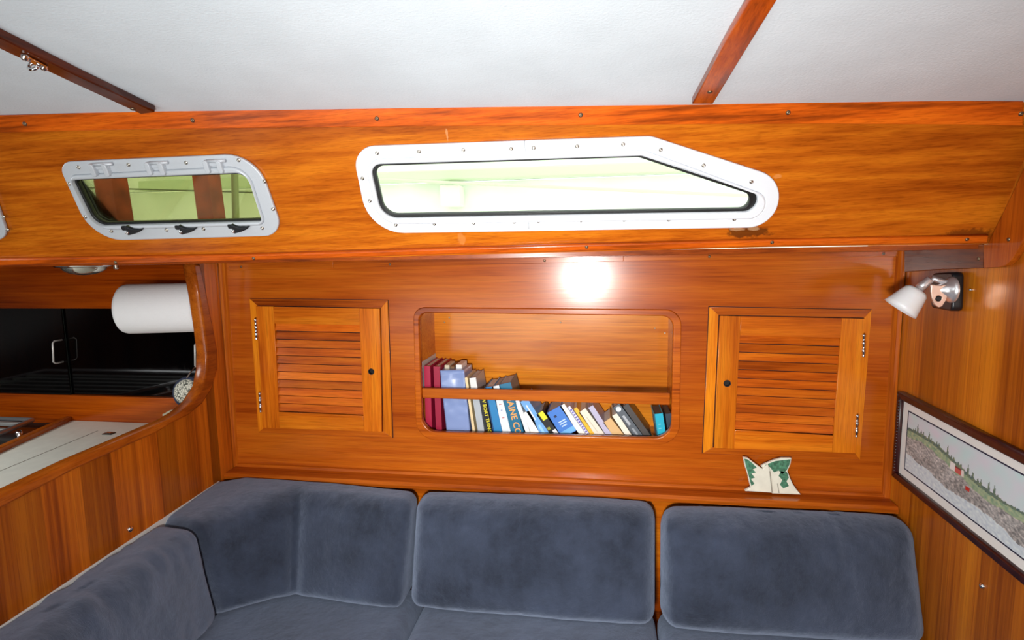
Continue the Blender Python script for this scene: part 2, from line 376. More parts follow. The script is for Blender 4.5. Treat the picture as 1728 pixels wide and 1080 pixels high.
# stains in the varnish of the cabin side
def add_stains(m, spots):
    nt = m.node_tree; N = nt.nodes; L = nt.links; b = N['Principled BSDF']; src = b.inputs['Base Color'].links[0].from_socket
    tc = N.new('ShaderNodeTexCoord')
    for P, rx, rz, col, amt in spots:
        s = N.new('ShaderNodeVectorMath'); s.operation = 'SUBTRACT'; L.new(tc.outputs['Object'], s.inputs[0]); s.inputs[1].default_value = [float(c) for c in P]
        k = N.new('ShaderNodeVectorMath'); k.operation = 'MULTIPLY'; L.new(s.outputs[0], k.inputs[0]); k.inputs[1].default_value = (1/rx, 0, 1/rz)
        ln = N.new('ShaderNodeVectorMath'); ln.operation = 'LENGTH'; L.new(k.outputs[0], ln.inputs[0])
        nz = N.new('ShaderNodeTexNoise'); nz.inputs['Scale'].default_value = 90; nz.inputs['Detail'].default_value = 4; L.new(tc.outputs['Object'], nz.inputs['Vector'])
        ma = N.new('ShaderNodeMath'); ma.operation = 'MULTIPLY_ADD'; L.new(nz.outputs['Fac'], ma.inputs[0]); ma.inputs[1].default_value = 1.6; L.new(ln.outputs['Value'], ma.inputs[2])
        mr = N.new('ShaderNodeMapRange'); mr.inputs['From Min'].default_value = 1.75; mr.inputs['From Max'].default_value = 1.45; mr.inputs['To Max'].default_value = amt; L.new(ma.outputs[0], mr.inputs['Value'])
        mx = N.new('ShaderNodeMix'); mx.data_type = 'RGBA'; L.new(mr.outputs[0], mx.inputs[0]); L.new(src, mx.inputs[6]); mx.inputs[7].default_value = lin(col); src = mx.outputs[2]
    L.new(src, b.inputs['Base Color'])
add_stains(W_UP, [(hit(1262, 392, UPPER), .05, .012, (70, 34, 12), .8), (hit(1245, 387, UPPER), .016, .004, (190, 150, 110), .5), (hit(1272, 386, UPPER), .012, .004, (190, 150, 110), .5),
                  (hit(779, 403, UPPER), .009, .016, (196, 122, 62), .6), (hit(754, 226, UPPER), .0025, .011, (205, 150, 100), .5), (hit(1312, 297, UPPER), .009, .005, (205, 140, 80), .45),
                  (hit(1640, 395, UPPER), .06, .012, (60, 26, 12), .6)])

# deck over the lockers (its underside is at eye level)
DZ = 1.4285
bm = bmesh.new()
hexa(bm, [(leftx, .80, DZ), (-1.36, 1.115, DZ), (-1.36, 1.80, DZ), (leftx, 1.80, DZ), (leftx, .80, DZ+.012), (-1.36, 1.115, DZ+.012), (-1.36, 1.80, DZ+.012), (leftx, 1.80, DZ+.012)])
hexa(bm, [(-1.36, 1.115, DZ), (.775, 1.278, DZ+.01), (.775, 1.80, DZ), (-1.36, 1.80, DZ), (-1.36, 1.115, DZ+.012), (.775, 1.278, DZ+.02), (.775, 1.80, DZ+.012), (-1.36, 1.80, DZ+.012)])
struct(link('ceiling_side_deck', bm_mesh(bm), W_DARK))

# trims on the cabin side
def mid_line(pts, pl): return pts
t1 = plate('trim_1', W_TRIMUP, UPPER, [(-30, 196), (0, 195), (262, 187), (750, 180), (1170, 177), (1500, 169), (1727, 171), (1727, 213), (1650, 211), (1400, 209), (1170, 210), (750, 213), (262, 218), (0, 224), (-30, 225)], .008, .008, bevel=.0015)
struct(t1)
for x, y in ((42, 209), (325, 203), (636, 200), (980, 194), (1330, 190), (1723, 192)): screw(x, y, UPPER, t1, .0048, .008)
t2 = plate('trim_2', W_TRIMUP, UPPER, [(-30, 439), (0, 438), (400, 431), (750, 420), (990, 413), (1300, 406), (1500, 402), (1669, 398), (1667, 411), (1500, 413), (1300, 416), (990, 424), (750, 430), (400, 441), (0, 449), (-30, 450)], .012, .012, bevel=.003)
struct(t2)
for x, y in ((195, 443), (428, 436), (990, 417), (1303, 409), (1632, 404)): screw(x, y, UPPER, t2, .0042, .012)

# ------------------------------------------------------------------ windows
def bracket(pl, px, py, w, h, t, lift, name, m, parent, rot=0):
    q = pl.lifted(lift); c = pl.uv(hit(px, py, q))
    pts = [(c[0]+a*w/2, c[1]+b*h/2) for a, b in ((-1,-1),(1,-1),(1,1),(-1,1))]
    return link(name, plate_mesh([rounded(pts, h*.3, 3)], pl, t, lift + t, min(w, h)*.12), m, parent)
def window(name, out, lip, gas, gla, gm, screws, hinges=(), latches=(), seams=(), metal=ALU):
    w = setting(name, hit(*out[0][0], UPPER))
    link('window_frame', plate_mesh([lp(out), lp(lip)], UPPER, .008, .009, .002), metal, w)
    link('inner_frame', plate_mesh([lp(lip), lp(gas)], UPPER, .018, .013, .0035), metal, w)
    link('gasket', plate_mesh([lp(gas), lp(gla)], UPPER, .012, .004, .001), BLACKRUB, w)
    link('pane', plate_mesh([lp(gas)], UPPER, .004, -.004), gm, w)
    for x, y in screws: screw(x, y, UPPER, w, .0046, .0088)
    for (x, y) in hinges:
        h = bracket(UPPER, x, y, .036, .012, .006, .006, 'hinge', metal, w)
        bracket(UPPER, x - 10, y + 5, .010, .026, .013, .006, 'hinge_knuckle', metal, h); bracket(UPPER, x + 12, y + 5, .010, .026, .013, .006, 'hinge_knuckle', metal, h)
        P = hit(x - 14, y - 2, UPPER.lifted(.013)); Q = hit(x + 17, y - 3, UPPER.lifted(.013)); link('hinge_pin', tube_mesh([P, Q], .0035, 8), metal, h, smooth=True)
    for (x, y) in latches:
        s = [(x-16, y-8), (x-8, y-5), (x-2, y-3), (x+8, y-2), (x+17, y-4), (x+12, y+1), (x+3, y+5), (x-8, y+8), (x-14, y+5), (x-12, y)]
        l = link('latch', plate_mesh([rounded(pxl(s, UPPER, .018), .0015, 3)], UPPER, .011, .020, .002), BLACKPL, w)
        screw(x-11, y+4, UPPER, l, .0042, .020, 'latch_pin', CHROME)
        bracket(UPPER, x-13, y-6, .012, .010, .008, .006, 'latch_post', BLACKPL, l)
    for a, b in seams:
        link('seam', plate_mesh([pxl([(a[0]-.5, a[1]), (a[0]+.5, a[1]), (b[0]+.5, b[1]), (b[0]-.5, b[1])], UPPER, .009)], UPPER, .0006, .0094), mat_seam, w)
    return w
ALU2 = mat('pale_painted_aluminium', (216, 221, 227), .42, .1, bump=.1, bscale=300)  # paler tone than ALU, for the long window frame
mat_seam = mat('frame_joint_grey', (120, 124, 126), .6)
window('window_1', W1_OUT, W1_LIP, W1_GAS, W1_GLA, GLASS_TINT,
       w1([(217, 215), (563, 197), (963, 183), (1328, 165), (1507, 314), (1567, 505), (1492, 637), (1085, 643), (827, 650), (445, 658), (152, 330), (262, 560)]),
       hinges=w1([(380, 205), (765, 195), (1165, 182)]), latches=w1([(600, 655), (970, 650), (1335, 642)]))
window('window_2', W2_OUT, W2_LIP, W2_GAS, W2_GLA, GLASS_CLEAR,
       w2([(128, 133), (289, 127), (459, 121), (643, 116), (729, 113), (896, 107), (1072, 99), (1216, 120), (1381, 180), (1564, 243), (72, 230), (100, 316), (200, 408), (348, 404), (499, 400), (654, 397), (747, 394), (911, 391), (1076, 389), (1247, 388), (1499, 386)]),
       seams=[(w2([(695, 82)])[0], w2([(696, 126)])[0]), (w2([(709, 396)])[0], w2([(710, 424)])[0])], metal=ALU2)
window('window_3', *W3, GLASS_TINT, [(13, 388), (6, 366)])

# ------------------------------------------------------------------ ceiling beams
def beam(name, px, w=None):
    o = struct(plate(name, W_TRIMY, CEIL, px, .014, .014, bevel=.002)); return o
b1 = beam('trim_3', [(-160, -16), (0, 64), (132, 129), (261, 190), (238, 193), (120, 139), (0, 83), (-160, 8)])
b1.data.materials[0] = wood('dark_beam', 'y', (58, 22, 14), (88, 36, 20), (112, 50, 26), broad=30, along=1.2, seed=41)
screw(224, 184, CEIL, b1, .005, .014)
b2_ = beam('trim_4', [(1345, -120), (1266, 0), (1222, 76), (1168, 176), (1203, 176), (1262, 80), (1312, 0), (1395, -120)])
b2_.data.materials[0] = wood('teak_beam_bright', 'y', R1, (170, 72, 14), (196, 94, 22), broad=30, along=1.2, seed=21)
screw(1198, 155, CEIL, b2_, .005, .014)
hk = thing('ceiling_hook', 'small bright chrome swivel hook screwed under the dark ceiling beam', 'hook', hit(56, 105, CEIL))
q1, q2, q3 = [hit(*p, CEIL.lifted(.015)) for p in ((42, 94), (56, 104), (74, 111))]
link('mounting_plate', hexa_mesh([q1+(-.006,0,-.003), q1+(.006,0,-.003), q3+(.006,0,-.003), q3+(-.006,0,-.003), q1+(-.006,0,0), q1+(.006,0,0), q3+(.006,0,0), q3+(-.006,0,0)], .001), CHROME, hk)
ring = [q2 + np.array([math.cos(a)*.008, math.sin(a)*.008*.4, -.006 + math.sin(a)*.006]) for a in np.linspace(0, 2*math.pi, 17)]
link('eye_ring', tube_mesh(ring, .0025, 8), CHROME, hk, smooth=True)
link('hook_stud', lathe_mesh([(0, -.008), (.0045, -.006), (.005, 0)], q1, (0, 0, 1), 12), CHROME, hk, smooth=True)
link('hook_stud', lathe_mesh([(0, -.008), (.0045, -.006), (.005, 0)], q3, (0, 0, 1), 12), CHROME, hk, smooth=True)

# ------------------------------------------------------------------ bookcase wall
OPEN = ([(705, 525), (1138, 531), (1134, 741), (711, 730)], [.028, .034, .05, .05])
open_uv = rounded(pxl(OPEN[0], BACK), OPEN[1], 8)
def bw(x, z): return (x if BACK.u[0] > 0 else -x, z - BACK.o[2])
left_x, right_x = -1.158, .7805
wall_back = struct(link('wall_back', plate_mesh([[bw(left_x, .02), bw(right_x, .02), bw(right_x, 1.43), bw(left_x, 1.43)], open_uv], BACK, .02), W_BACK))
# top strip with screws, in three lengths
tops = [[(386, 441), (562, 439), (562, 453), (386, 457)], [(562, 439), (1052, 427), (1052, 441), (562, 453)], [(1052, 427), (1520, 417), (1520, 433), (1052, 441)]]
tt = setting('trim_5')
for t in tops: plate('trim_board', W_TRIMX, BACK, t, .007, .007, bevel=.001, parent=tt)
for x, y in ((658, 446), (919, 440), (1197, 433), (1491, 428), (407, 450)): screw(x, y, BACK, tt, .0042, .007)
# corner posts
def upright(name, p0, p1, w=.016, d=.016, side=1):
    A = hit(*p0, BACK); B = hit(*p1, BACK); bm = bmesh.new()
    prof = [(0, 0), (w, 0), (w*.92, -d*.5), (w*.6, -d*.9), (w*.25, -d), (0, -d)]
    rings = [[bm.verts.new((float(P[0]) + side*x, 1.6 + y, float(P[2]))) for x, y in prof] for P in (A, B)]
    for k in range(len(prof)): bm.faces.new((rings[0][k], rings[0][(k+1)%len(prof)], rings[1][(k+1)%len(prof)], rings[1][k]))
    bm.faces.new(rings[0]); bm.faces.new(rings[1])
    return struct(link(name, bm_mesh(bm), W_TRIMZ))
upright('trim_6', (374, 441), (396, 790)); upright('trim_7', (1524, 418), (1497, 838), side=-1)
# ledge under the wall
bm = bmesh.new()
prof = [(1.60, .745), (1.545, .745), (1.531, .752), (1.529, .762), (1.536, .770), (1.588, .771), (1.592, .778), (1.600, .780)]
rings = [[bm.verts.new((x, y, z)) for y, z in prof] for x in (left_x + .004, right_x - .004)]
for k in range(len(prof)): bm.faces.new((rings[0][k], rings[0][(k+1)%len(prof)], rings[1][(k+1)%len(prof)], rings[1][k]))
bm.faces.new(rings[0]); bm.faces.new(rings[1])
struct(link('trim_8', bm_mesh(bm), W_TRIMX))

# bookshelf
bs = thing('bookshelf', 'varnished teak bookshelf recessed behind a round-cornered opening, with a rail across the books', 'bookshelf', (-.16, 1.7, .885))
SB = .888; bx0, bx1 = -.535, .215
link('back_panel', box_mesh((bx0-.05, 1.785, SB-.02), (bx1+.06, 1.797, 1.33)), W_SHELF, bs)
link('side_panel', box_mesh((bx0-.012, 1.621, SB-.02), (bx0, 1.785, 1.33)), W_SHELF, bs)
link('side_panel', box_mesh((bx1, 1.621, SB-.02), (bx1+.012, 1.785, 1.33)), W_SHELF, bs)
link('shelf_board', box_mesh((bx0, 1.621, SB-.016), (bx1, 1.785, SB)), W_SHELF, bs)
link('top_board', box_mesh((bx0, 1.621, 1.30), (bx1, 1.785, 1.315)), W_SHELF, bs)
mo = rounded(pxl([(698, 518), (1150, 522), (1146, 750), (703, 741)], BACK), [.035, .045, .058, .058], 8)
mi = rounded(pxl([(707, 527.5), (1136, 533), (1132, 739), (713, 728)], BACK), [.026, .032, .048, .048], 8)
link('opening_moulding', plate_mesh([mo, mi], BACK, .022, .006, .003), W_TRIMX, bs)
fr_ = BACK.lifted(-.008)
A, B, C_, D = [hit(*p, fr_) for p in ((709, 655), (1135, 664), (1135, 684), (710, 672))]
P8 = [(bx0, 1.608, D[2]), (bx1, 1.608, C_[2]), (bx1, 1.622, C_[2]), (bx0, 1.622, D[2]), (bx0, 1.608, A[2]), (bx1, 1.608, B[2]), (bx1, 1.622, B[2]), (bx0, 1.622, A[2])]
P8 = [(max(min(x, .203), -.528), y, z) for x, y, z in P8]
link('fiddle_rail', hexa_mesh(P8, .003), W_TRIMX, bs)
SBK = Plane((0, 1.785, 1), (0, -1, 0))
for x, y in ((758, 536), (750, 544), (946, 544), (1122, 562), (1105, 554)): screw(x, y, SBK, bs, .003, 0)

# ------------------------------------------------------------------ louvred lockers
def quad_inset(q, d):
    return q
GAP_SHADE = mat('locker_gap_shade', (44, 18, 8), .8)  # dark tone standing in for shade in the locker gaps
def locker(name_label, outer, door, slats, hole, hinges, hinge_left, nsl=11):
    c = hit(*outer[3], BACK)
    lk = thing('locker', name_label, 'cabinet', (c[0], 1.6, c[2]))
    O = pxl(outer, BACK, .005); Dq = pxl(door, BACK, .014)
    # surround: four boards, with open joints to the door and the wall
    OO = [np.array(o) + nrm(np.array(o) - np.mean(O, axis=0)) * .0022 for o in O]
    link('gap_shade_sheet', plate_mesh([OO], BACK, .0006, .0007), GAP_SHADE, lk)  # dark sheet that paints the shade of the open joints
    names = ('surround_rail', 'surround_stile', 'surround_rail', 'surround_stile')
    for i in range(4):
        a, b = np.array(O[i]), np.array(O[(i+1)%4]); c2, d2 = np.array(Dq[(i+1)%4]), np.array(Dq[i])
        ce = np.mean(Dq, axis=0); c2 = c2 + nrm(c2 - ce)*.0026; d2 = d2 + nrm(d2 - ce)*.0026
        if i % 2 == 0: pass
        link(names[i], plate_mesh([[a, b, c2, d2]], BACK, .005, .005, .0007), W_TRIMX if i % 2 == 0 else W_SURR, lk)
    Sq = pxl(slats, BACK, .014)
    h = BACK.uv(hit(*hole, BACK.lifted(.014)))
    # door of two stiles and two rails; slats are pieces of the door
    TL, TR, BR, BL = [np.array(p) for p in Dq]; sTL, sTR, sBR, sBL = [np.array(p) for p in Sq]
    def ex(a, b, x):      # point on line a-b with given u
        t = (x - a[0]) / (b[0] - a[0]); return a + (b - a) * t
    xl = ex(TL, TR, sTL[0]), ex(BL, BR, sBL[0]); xr = ex(TL, TR, sTR[0]), ex(BL, BR, sBR[0])
    stiles = [[TL, xl[0], xl[1], BL], [xr[0], TR, BR, xr[1]]]
    holei = 1 if hinge_left else 0
    dr = link('door', plate_mesh([[xl[0], xr[0], sTR, sTL]], BACK, .012, .014, .0008), W_DOORX, lk)
    link('rail', plate_mesh([[sBL, sBR, xr[1], xl[1]]], BACK, .012, .014, .0008), W_DOORX, dr)
    for k, s in enumerate(stiles):
        loops = [s] + ([circle(h, .0085, 18)] if k == holei else [])
        link('stile', plate_mesh(loops, BACK, .012, .014, .0008), W_DOORZ, dr)
    link('louvre_shade_sheet', plate_mesh([[sTL, sTR, sBR, sBL]], BACK, .0008, .0012), GAP_SHADE, dr)  # dark sheet that paints the shade between the slats
    for k in range(nsl):
        t0, t1 = k / nsl, (k + 1) / nsl
        def L_(t): return sTL + (sBL - sTL) * t
        def R_(t): return sTR + (sBR - sTR) * t
        e = .0006; t1 = t0 + (t1 - t0) * .87
        a, b, c3, d3 = L_(t0) + (-e, 0), R_(t0) + (e, 0), R_(t1) + (e, 0), L_(t1) + (-e, 0)
        pts = [BACK.at(d3, .0125), BACK.at(c3, .0125), BACK.at(b, .0055), BACK.at(a, .0055), BACK.at(d3, .0080), BACK.at(c3, .0080), BACK.at(b, .0015), BACK.at(a, .0015)]
        link('slat', hexa_mesh(pts, .0006, 1), W_SLAT, dr)
    bh = link('finger_hole', lathe_mesh([(.0085, -.0005), (.0098, .0005), (.0098, .001), (.0078, .0008), (.0076, -.009), (0, -.009)], BACK.at(h, .0142), BACK.n, 20), mat('dark_hole', (5, 3, 2), .7), lk)
    for (x0, y0), (x1, y1) in hinges:
        a = hit(x0, y0, BACK.lifted(.016)); b = hit(x1, y1, BACK.lifted(.016)); d = b - a
        pts = [a, a + d*.04, a + d*.05, a + d*.16, a + d*.17, a + d*.34, a + d*.35, a+d*.5, a+d*.51, a+d*.65, a+d*.66, a + d*.83, a + d*.84, a+d*.95, a+d*.96, b]
        rr = [.002, .0035, .0045, .0045, .0036, .0036, .0045, .0045, .0036, .0036, .0045, .0045, .0036, .0036, .0042, .002]
        hg = link('hinge', tube_mesh(pts, rr, 10), CHROME, lk, smooth=True)
        s = -1 if hinge_left else 1
        link('hinge_leaf', hexa_mesh([(min(a[0], a[0]+s*.008), 1.5935, b[2]+.004), (max(a[0], a[0]+s*.008), 1.5935, b[2]+.004), (max(a[0], a[0]+s*.008), 1.5955, b[2]+.004), (min(a[0], a[0]+s*.008), 1.5955, b[2]+.004),
                                   (min(a[0], a[0]+s*.008), 1.5935, a[2]-.004), (max(a[0], a[0]+s*.008), 1.5935, a[2]-.004), (max(a[0], a[0]+s*.008), 1.5955, a[2]-.004), (min(a[0], a[0]+s*.008), 1.5955, a[2]-.004)]), CHROME, hg)
    return lk
locker('teak louvred locker left of the bookshelf, its finger hole on the right', [(421, 504), (654, 507), (662, 739), (436, 730)], [(432, 517), (640, 521), (644, 729), (444, 722)],
       [(463, 546), (607, 549), (613, 702), (470, 695)], (626.5, 627), [((431, 536), (433, 574)), ((438, 661), (440, 696))], True)
locker('teak louvred locker right of the bookshelf, its finger hole on the left', [(1197, 518), (1471, 523), (1451, 776), (1186, 765)], [(1215, 533), (1460, 538), (1444, 765), (1205, 756)],
       [(1249, 566), (1419, 571), (1406, 735), (1240, 726)], (1227, 647), [((1458, 562), (1457, 603)), ((1447, 698), (1445, 738))], False)

# ------------------------------------------------------------------ left half bulkhead
LEDGE = [(322, 446), (332, 501), (340, 554), (345, 595), (344, 624), (338, 652), (322, 677), (301, 695), (277, 709), (244, 723), (120, 776), (0, 833)]
LINNER = [(334, 446), (346, 501), (356, 554), (363, 591), (363, 624), (354, 656), (338, 681), (314, 701), (285, 715), (261, 730), (120, 793), (0, 856)]
le = pxl(LEDGE, LEFT); li = pxl(LINNER, LEFT)
def luv(y, z):      # point of the left plane at depth y, height z
    x = LEFT.o[0] - (y - LEFT.o[1]) * LEFT.n[1] / LEFT.n[0]; return LEFT.uv((x, y, z))
# continue the rail towards the camera
e1, e2 = hit(0, 833, LEFT), hit(0, 856, LEFT)
le.append(luv(-.2, e1[2] - .005)); li.append(luv(-.2, e2[2] - .005))
mid_ = [((a[0]+b[0])/2, (a[1]+b[1])/2) for a, b in zip(le, li)]
top_y = LEFT.uv(hit(322, 446, LEFT))
pan = mid_ + [luv(-.2, 0.01), luv(1.598, .01), luv(1.598, 1.428), (mid_[0][0], luv(1.5, 1.428)[1])]
struct(link('wall_left', plate_mesh([pan], LEFT, .02), W_LEFT))
rail = le + li[::-1]
tr = struct(link('trim_9', plate_mesh([rail], LEFT, .036, .008, .006), W_TRIMY)); 
st = hit(218, 893, LEFT)
def stud(pl, px, py, text, r=.006):
    P = hit(px, py, pl); o = link('snap_stud', lathe_mesh([(r, 0), (r, .0012), (r*.92, .003), (r*.7, .005), (r*.4, .0062), (0, .0068)], P, pl.n, 16), CHROME, None, P, True); tag(o, text, 'stud')
stud(LEFT, 219, 893, 'small chrome snap stud on the left bulkhead above the corner cushion', .0075)
stud(RIGHT, 1659, 989, 'small chrome snap stud low on the right bulkhead under the framed picture', .006)
stud(RIGHT, 1641, 489, 'tiny pale metal stud on the right bulkhead beside the black lamp plate', .003)

# ------------------------------------------------------------------ right bulkhead
def ruv(y, z):
    x = RIGHT.o[0] - (y - RIGHT.o[1]) * RIGHT.n[1] / RIGHT.n[0]; return RIGHT.uv((x, y, z))
struct(link('wall_right', plate_mesh([[ruv(-1.6, .01), ruv(1.82, .01), ruv(1.82, 1.95), ruv(-1.6, 2.1)]], RIGHT, .02), W_RIGHT))
tb = [(1664, 412), (1671, 412), (1677, 398), (1704, 345), (1728, 293), (1762, 215), (1815, 200), (1775, 330), (1736, 398), (1727, 413), (1712, 438), (1702, 447), (1690, 451), (1664, 452.5)]
t10 = struct(link('trim_10', plate_mesh([pxl(tb, RIGHT, .008)], RIGHT, .012, .012, .001), wood('teak_trim_corner', 'z', (120, 54, 20), (156, 76, 28), (180, 94, 36), broad=20, seed=17)))
t13 = struct(link('trim_13', plate_mesh([pxl([(1529, 420), (1600, 417), (1663.4, 413), (1663.4, 452.6), (1640, 453), (1580, 455), (1529, 459)], RIGHT, .008)], RIGHT, .012, .012, .001), wood('mahogany_board', 'y', (80, 36, 20), (112, 54, 28), (134, 70, 38), broad=16, seed=33)))
for x, y in ((1702, 404), (1651, 437)): screw(x, y, RIGHT, t10 if x > 1664 else t13, .0045, .012)

# ------------------------------------------------------------------ picture
pic = thing('framed_picture', 'long framed watercolour of a rocky shore with trees and a red house, dark beaded frame', 'picture', (.765, 1.2, .848))
Lf = .020
fo = [hit(1529, 662, RIGHT), hit(1517, 803, RIGHT)]
yE = .86
zt, zb = 1.076, .848; yL = 1.545
def rect(y0, y1, z0, z1): return [ruv(y0, z0), ruv(y1, z0), ruv(y1, z1), ruv(y0, z1)]
m0 = hit(1538, 691, RIGHT.lifted(.012)); m1 = hit(1527, 794, RIGHT.lifted(.012)); n0 = hit(1549, 711, RIGHT.lifted(.009)); n1 = hit(1541, 786, RIGHT.lifted(.009))
fw = .018
oy0, oy1, oz0, oz1 = yE, yL, zb, zt
iy0, iy1, iz0, iz1 = yE + fw, yL - fw, oz0 + fw, oz1 - fw
def frame_piece(a, b, c, d):
    return link('frame_side', plate_mesh([[ruv(*a), ruv(*b), ruv(*c), ruv(*d)]], RIGHT, Lf, Lf, .004), FRAME, pic)
frame_piece((oy0, oz1), (oy1, oz1), (iy1, iz1), (iy0, iz1)); frame_piece((oy0, oz0), (oy1, oz0), (iy1, iz0), (iy0, iz0))
frame_piece((oy1, oz0), (oy1, oz1), (iy1, iz1), (iy1, iz0)); frame_piece((oy0, oz0), (oy0, oz1), (iy0, iz1), (iy0, iz0))
nb = 24; bm = bmesh.new()
for k in range(nb):
    z = iz0 + (iz1 - iz0) * (k + .5) / nb; P = RIGHT.at(ruv(iy1 + .004, z), Lf)
    bmesh.ops.create_icosphere(bm, subdivisions=1, radius=.0032, matrix=Matrix.Translation(Vector([float(c) for c in P])))
o = link('beading', bm_mesh(bm), FRAME, pic); o['kind'] = 'stuff'
link('mount_board', plate_mesh([rect(iy0 - .002, iy1 + .002, iz0 - .002, iz1 + .002)], RIGHT, .006, .010), MATB, pic)
mt = .020; jy0, jy1, jz0, jz1 = iy0 + mt + .006, iy1 - mt - .006, iz0 + mt, iz1 - mt
link('navy_line', plate_mesh([rect(jy0, jy1, jz0, jz1), rect(jy0+.0028, jy1-.0028, jz0+.0028, jz1-.0028)], RIGHT, .0008, .0112), NAVY, pic)
NU, NV = 260, 84; bm = bmesh.new(); cl = bm.loops.layers.float_color.new('paint')
def painting(u, v):   # u 0..1 from the far end, v 0..1 upward
    n1_ = noise.noise(Vector((u*14, v*5, 0))); n2_ = noise.noise(Vector((u*60, v*30, 3))); n3_ = noise.noise(Vector((u*120, v*60, 9)))
    ridge = .70 - .22*u + .06*math.sin(u*9) ; 
    tree = max(0, noise.noise(Vector((u*70, 0, 1))))*.22 + .03
    if .60 < u < .72: tree *= .3
    shore = .36 - .1*u + .05*n1_ + .03*math.sin(u*15)
    if v > ridge + tree:
        return (200 - 14*n1_ + 10*(1-v), 216 + 8*n1_, 222)
    if v > ridge - .02: return (100 + 40*n2_, 122 + 30*n2_, 106)
    if v > ridge - .12 - .05*n1_: return (150 + 50*n2_, 172 + 30*n2_, 140 + 20*n2_)
    if v > shore - .12:
        g = n2_*.5 + n3_*.4
        return (160 + 120*g + 40*n1_, 160 + 112*g + 40*n1_, 158 + 105*g + 40*n1_)
    return (206 + 26*n2_, 220 + 24*n2_, 226 + 16*n2_)
ip = [jy1 - .003, jy0 + .003, jz0 + .003, jz1 - .003]
vs = [[bm.verts.new([float(c) for c in RIGHT.at(ruv(ip[0] + (ip[1]-ip[0])*i/NU, ip[2] + (ip[3]-ip[2])*j/NV), .0108)]) for j in range(NV+1)] for i in range(NU+1)]
for i in range(NU):
    for j in range(NV):
        f = bm.faces.new((vs[i][j], vs[i+1][j], vs[i+1][j+1], vs[i][j+1])); u, v = (i+.5)/NU, (j+.5)/NV
        c = painting(u, v)
        if .335 < u < .385 and .50 < v < .60: c = (196, 92, 86) if .345 < u and v < .57 else (120, 60, 60)
        if .315 < u < .345 and .50 < v < .62: c = (228, 226, 224)
        if .385 < u < .40 and .5 < v < .60: c = (225, 215, 210)
        if .415 < u < .44 and .34 < v < .40: c = (190, 50, 40)
        c = lin([max(0, min(255, q)) for q in c])
        for l in f.loops: l[cl] = c
pm, nt, N, L, b = newmat('watercolour_print'); at = N.new('ShaderNodeVertexColor'); at.layer_name = 'paint'; L.new(at.outputs[0], b.inputs['Base Color']); b.inputs['Roughness'].default_value = .6
link('watercolour_print', bm_mesh(bm), pm, pic)

# ------------------------------------------------------------------ reading lamp
LAMPCHR = mat('brushed_chrome', (235, 235, 238), .28, .8)
lam = thing('wall_lamp', 'small chrome reading lamp with white frosted glass shade on black wall plate', 'lamp', hit(1608, 520, RIGHT))
base = rounded(pxl([(1590, 461), (1628, 459), (1626, 526), (1588, 519)], RIGHT, .0), .011, 5)
link('base_plate', plate_mesh([base], RIGHT, .022, .022, .004), BLACKPL, lam)
cc = hit(1607, 489, RIGHT.lifted(.022))
link('canopy', lathe_mesh([(.028, 0), (.028, .004), (.024, .009), (.018, .012), (.014, .022), (.011, .030), (.008, .034), (0, .034)], cc, RIGHT.n, 28), LAMPCHR, lam, smooth=True)
tip = cc + RIGHT.n * .034
Yl = float(tip[1])
kA = atY(1600, 476, Yl + .004); kB = atY(1572, 470, Yl + .004)
link('arm', tube_mesh([tip, kA * .3 + tip * .7, kA, (kA + kB)/2, kB], [.006, .0065, .0065, .0065, .0055], 12), LAMPCHR, lam, smooth=True)
YP = Plane((0, Yl - .012, 0), (0, -1, 0))
shp = [(1572, 480), (1586, 482), (1600, 480), (1600, 492), (1597, 506), (1590, 517), (1584, 519), (1577, 514), (1573, 504), (1571, 492)]
hl = YP.uv(hit(1584, 504, YP))
link('shield_plate', plate_mesh([rounded(pxl(shp, YP), .002, 3), circle(hl, .0062, 14)], YP, .006, 0, .001), mat('chrome_pink_reflection', (225, 200, 185), .3, .85), lam)  # pinkish reflection is put into the base colour of the chrome
link('switch_button', lathe_mesh([(.006, 0), (.006, .004), (.004, .006), (0, .006)], YP.at(hl, -.006), YP.n, 14), BLACKPL, lam)
sA = atY(1571, 470, Yl); sB = atY(1551, 487, Yl + .01)
link('stem', tube_mesh([sA, sA*.95+sB*.05, sA*.5+sB*.5, sA*.45+sB*.55, sB], [.006, .0085, .0085, .0095, .0095], 16), LAMPCHR, lam, smooth=True)
shA = atY(1550, 488, Yl + .01); shB = atY(1517, 523.5, Yl + .012); ax = shB - shA; rv = nrm(shB - EYE); ax = ax - rv * (ax.dot(rv) + .004); ln_ = np.linalg.norm(ax)
prof = [(0, 0), (.012, 0), (.022, .04), (.0275, .14), (.0305, .3), (.0345, .55), (.0385, .8), (.0415, 1), (.0395, 1), (.036, .8), (.030, .4), (.024, .15), (0, .1)]
link('lamp_shade', lathe_mesh([(r*.87, h*ln_*.95) for r, h in prof], shA, ax, 36), SHADE, lam, smooth=True)

# ------------------------------------------------------------------ galley
gc = thing('galley_cabinet', 'galley cabinet with two black glossy sliding doors behind the counter', 'cabinet', (-2.1, 1.66, .87))
def gpt(x, y): return GALLEY.uv(hit(x, y, GALLEY))
gl, gr = -3.15, -1.175
gz = lambda px, py: hit(px, py, GALLEY)[2]
ztop, zbot, zc = gz(60, 520), gz(60, 664), gz(190, 710)
link('fascia', box_mesh((gl, 1.648, ztop), (gr, 1.668, DZ - .002), .001), wood('teak_galley', 'x', (110, 40, 8), (158, 66, 12), (184, 86, 18), broad=10, seed=19), gc)
link('bottom_panel', box_mesh((gl, 1.648, zc - .02), (gr, 1.668, zbot), .001), wood('teak_galley_low', 'x', (120, 46, 8), (166, 72, 14), (190, 92, 20), broad=10, seed=20), gc)
link('end_panel', box_mesh((gr + .004, 1.625, zc), (gr + .018, 1.68, DZ - .002)), W_TRIMZ, gc)
xs = hit(111, 590, GALLEY)[0]
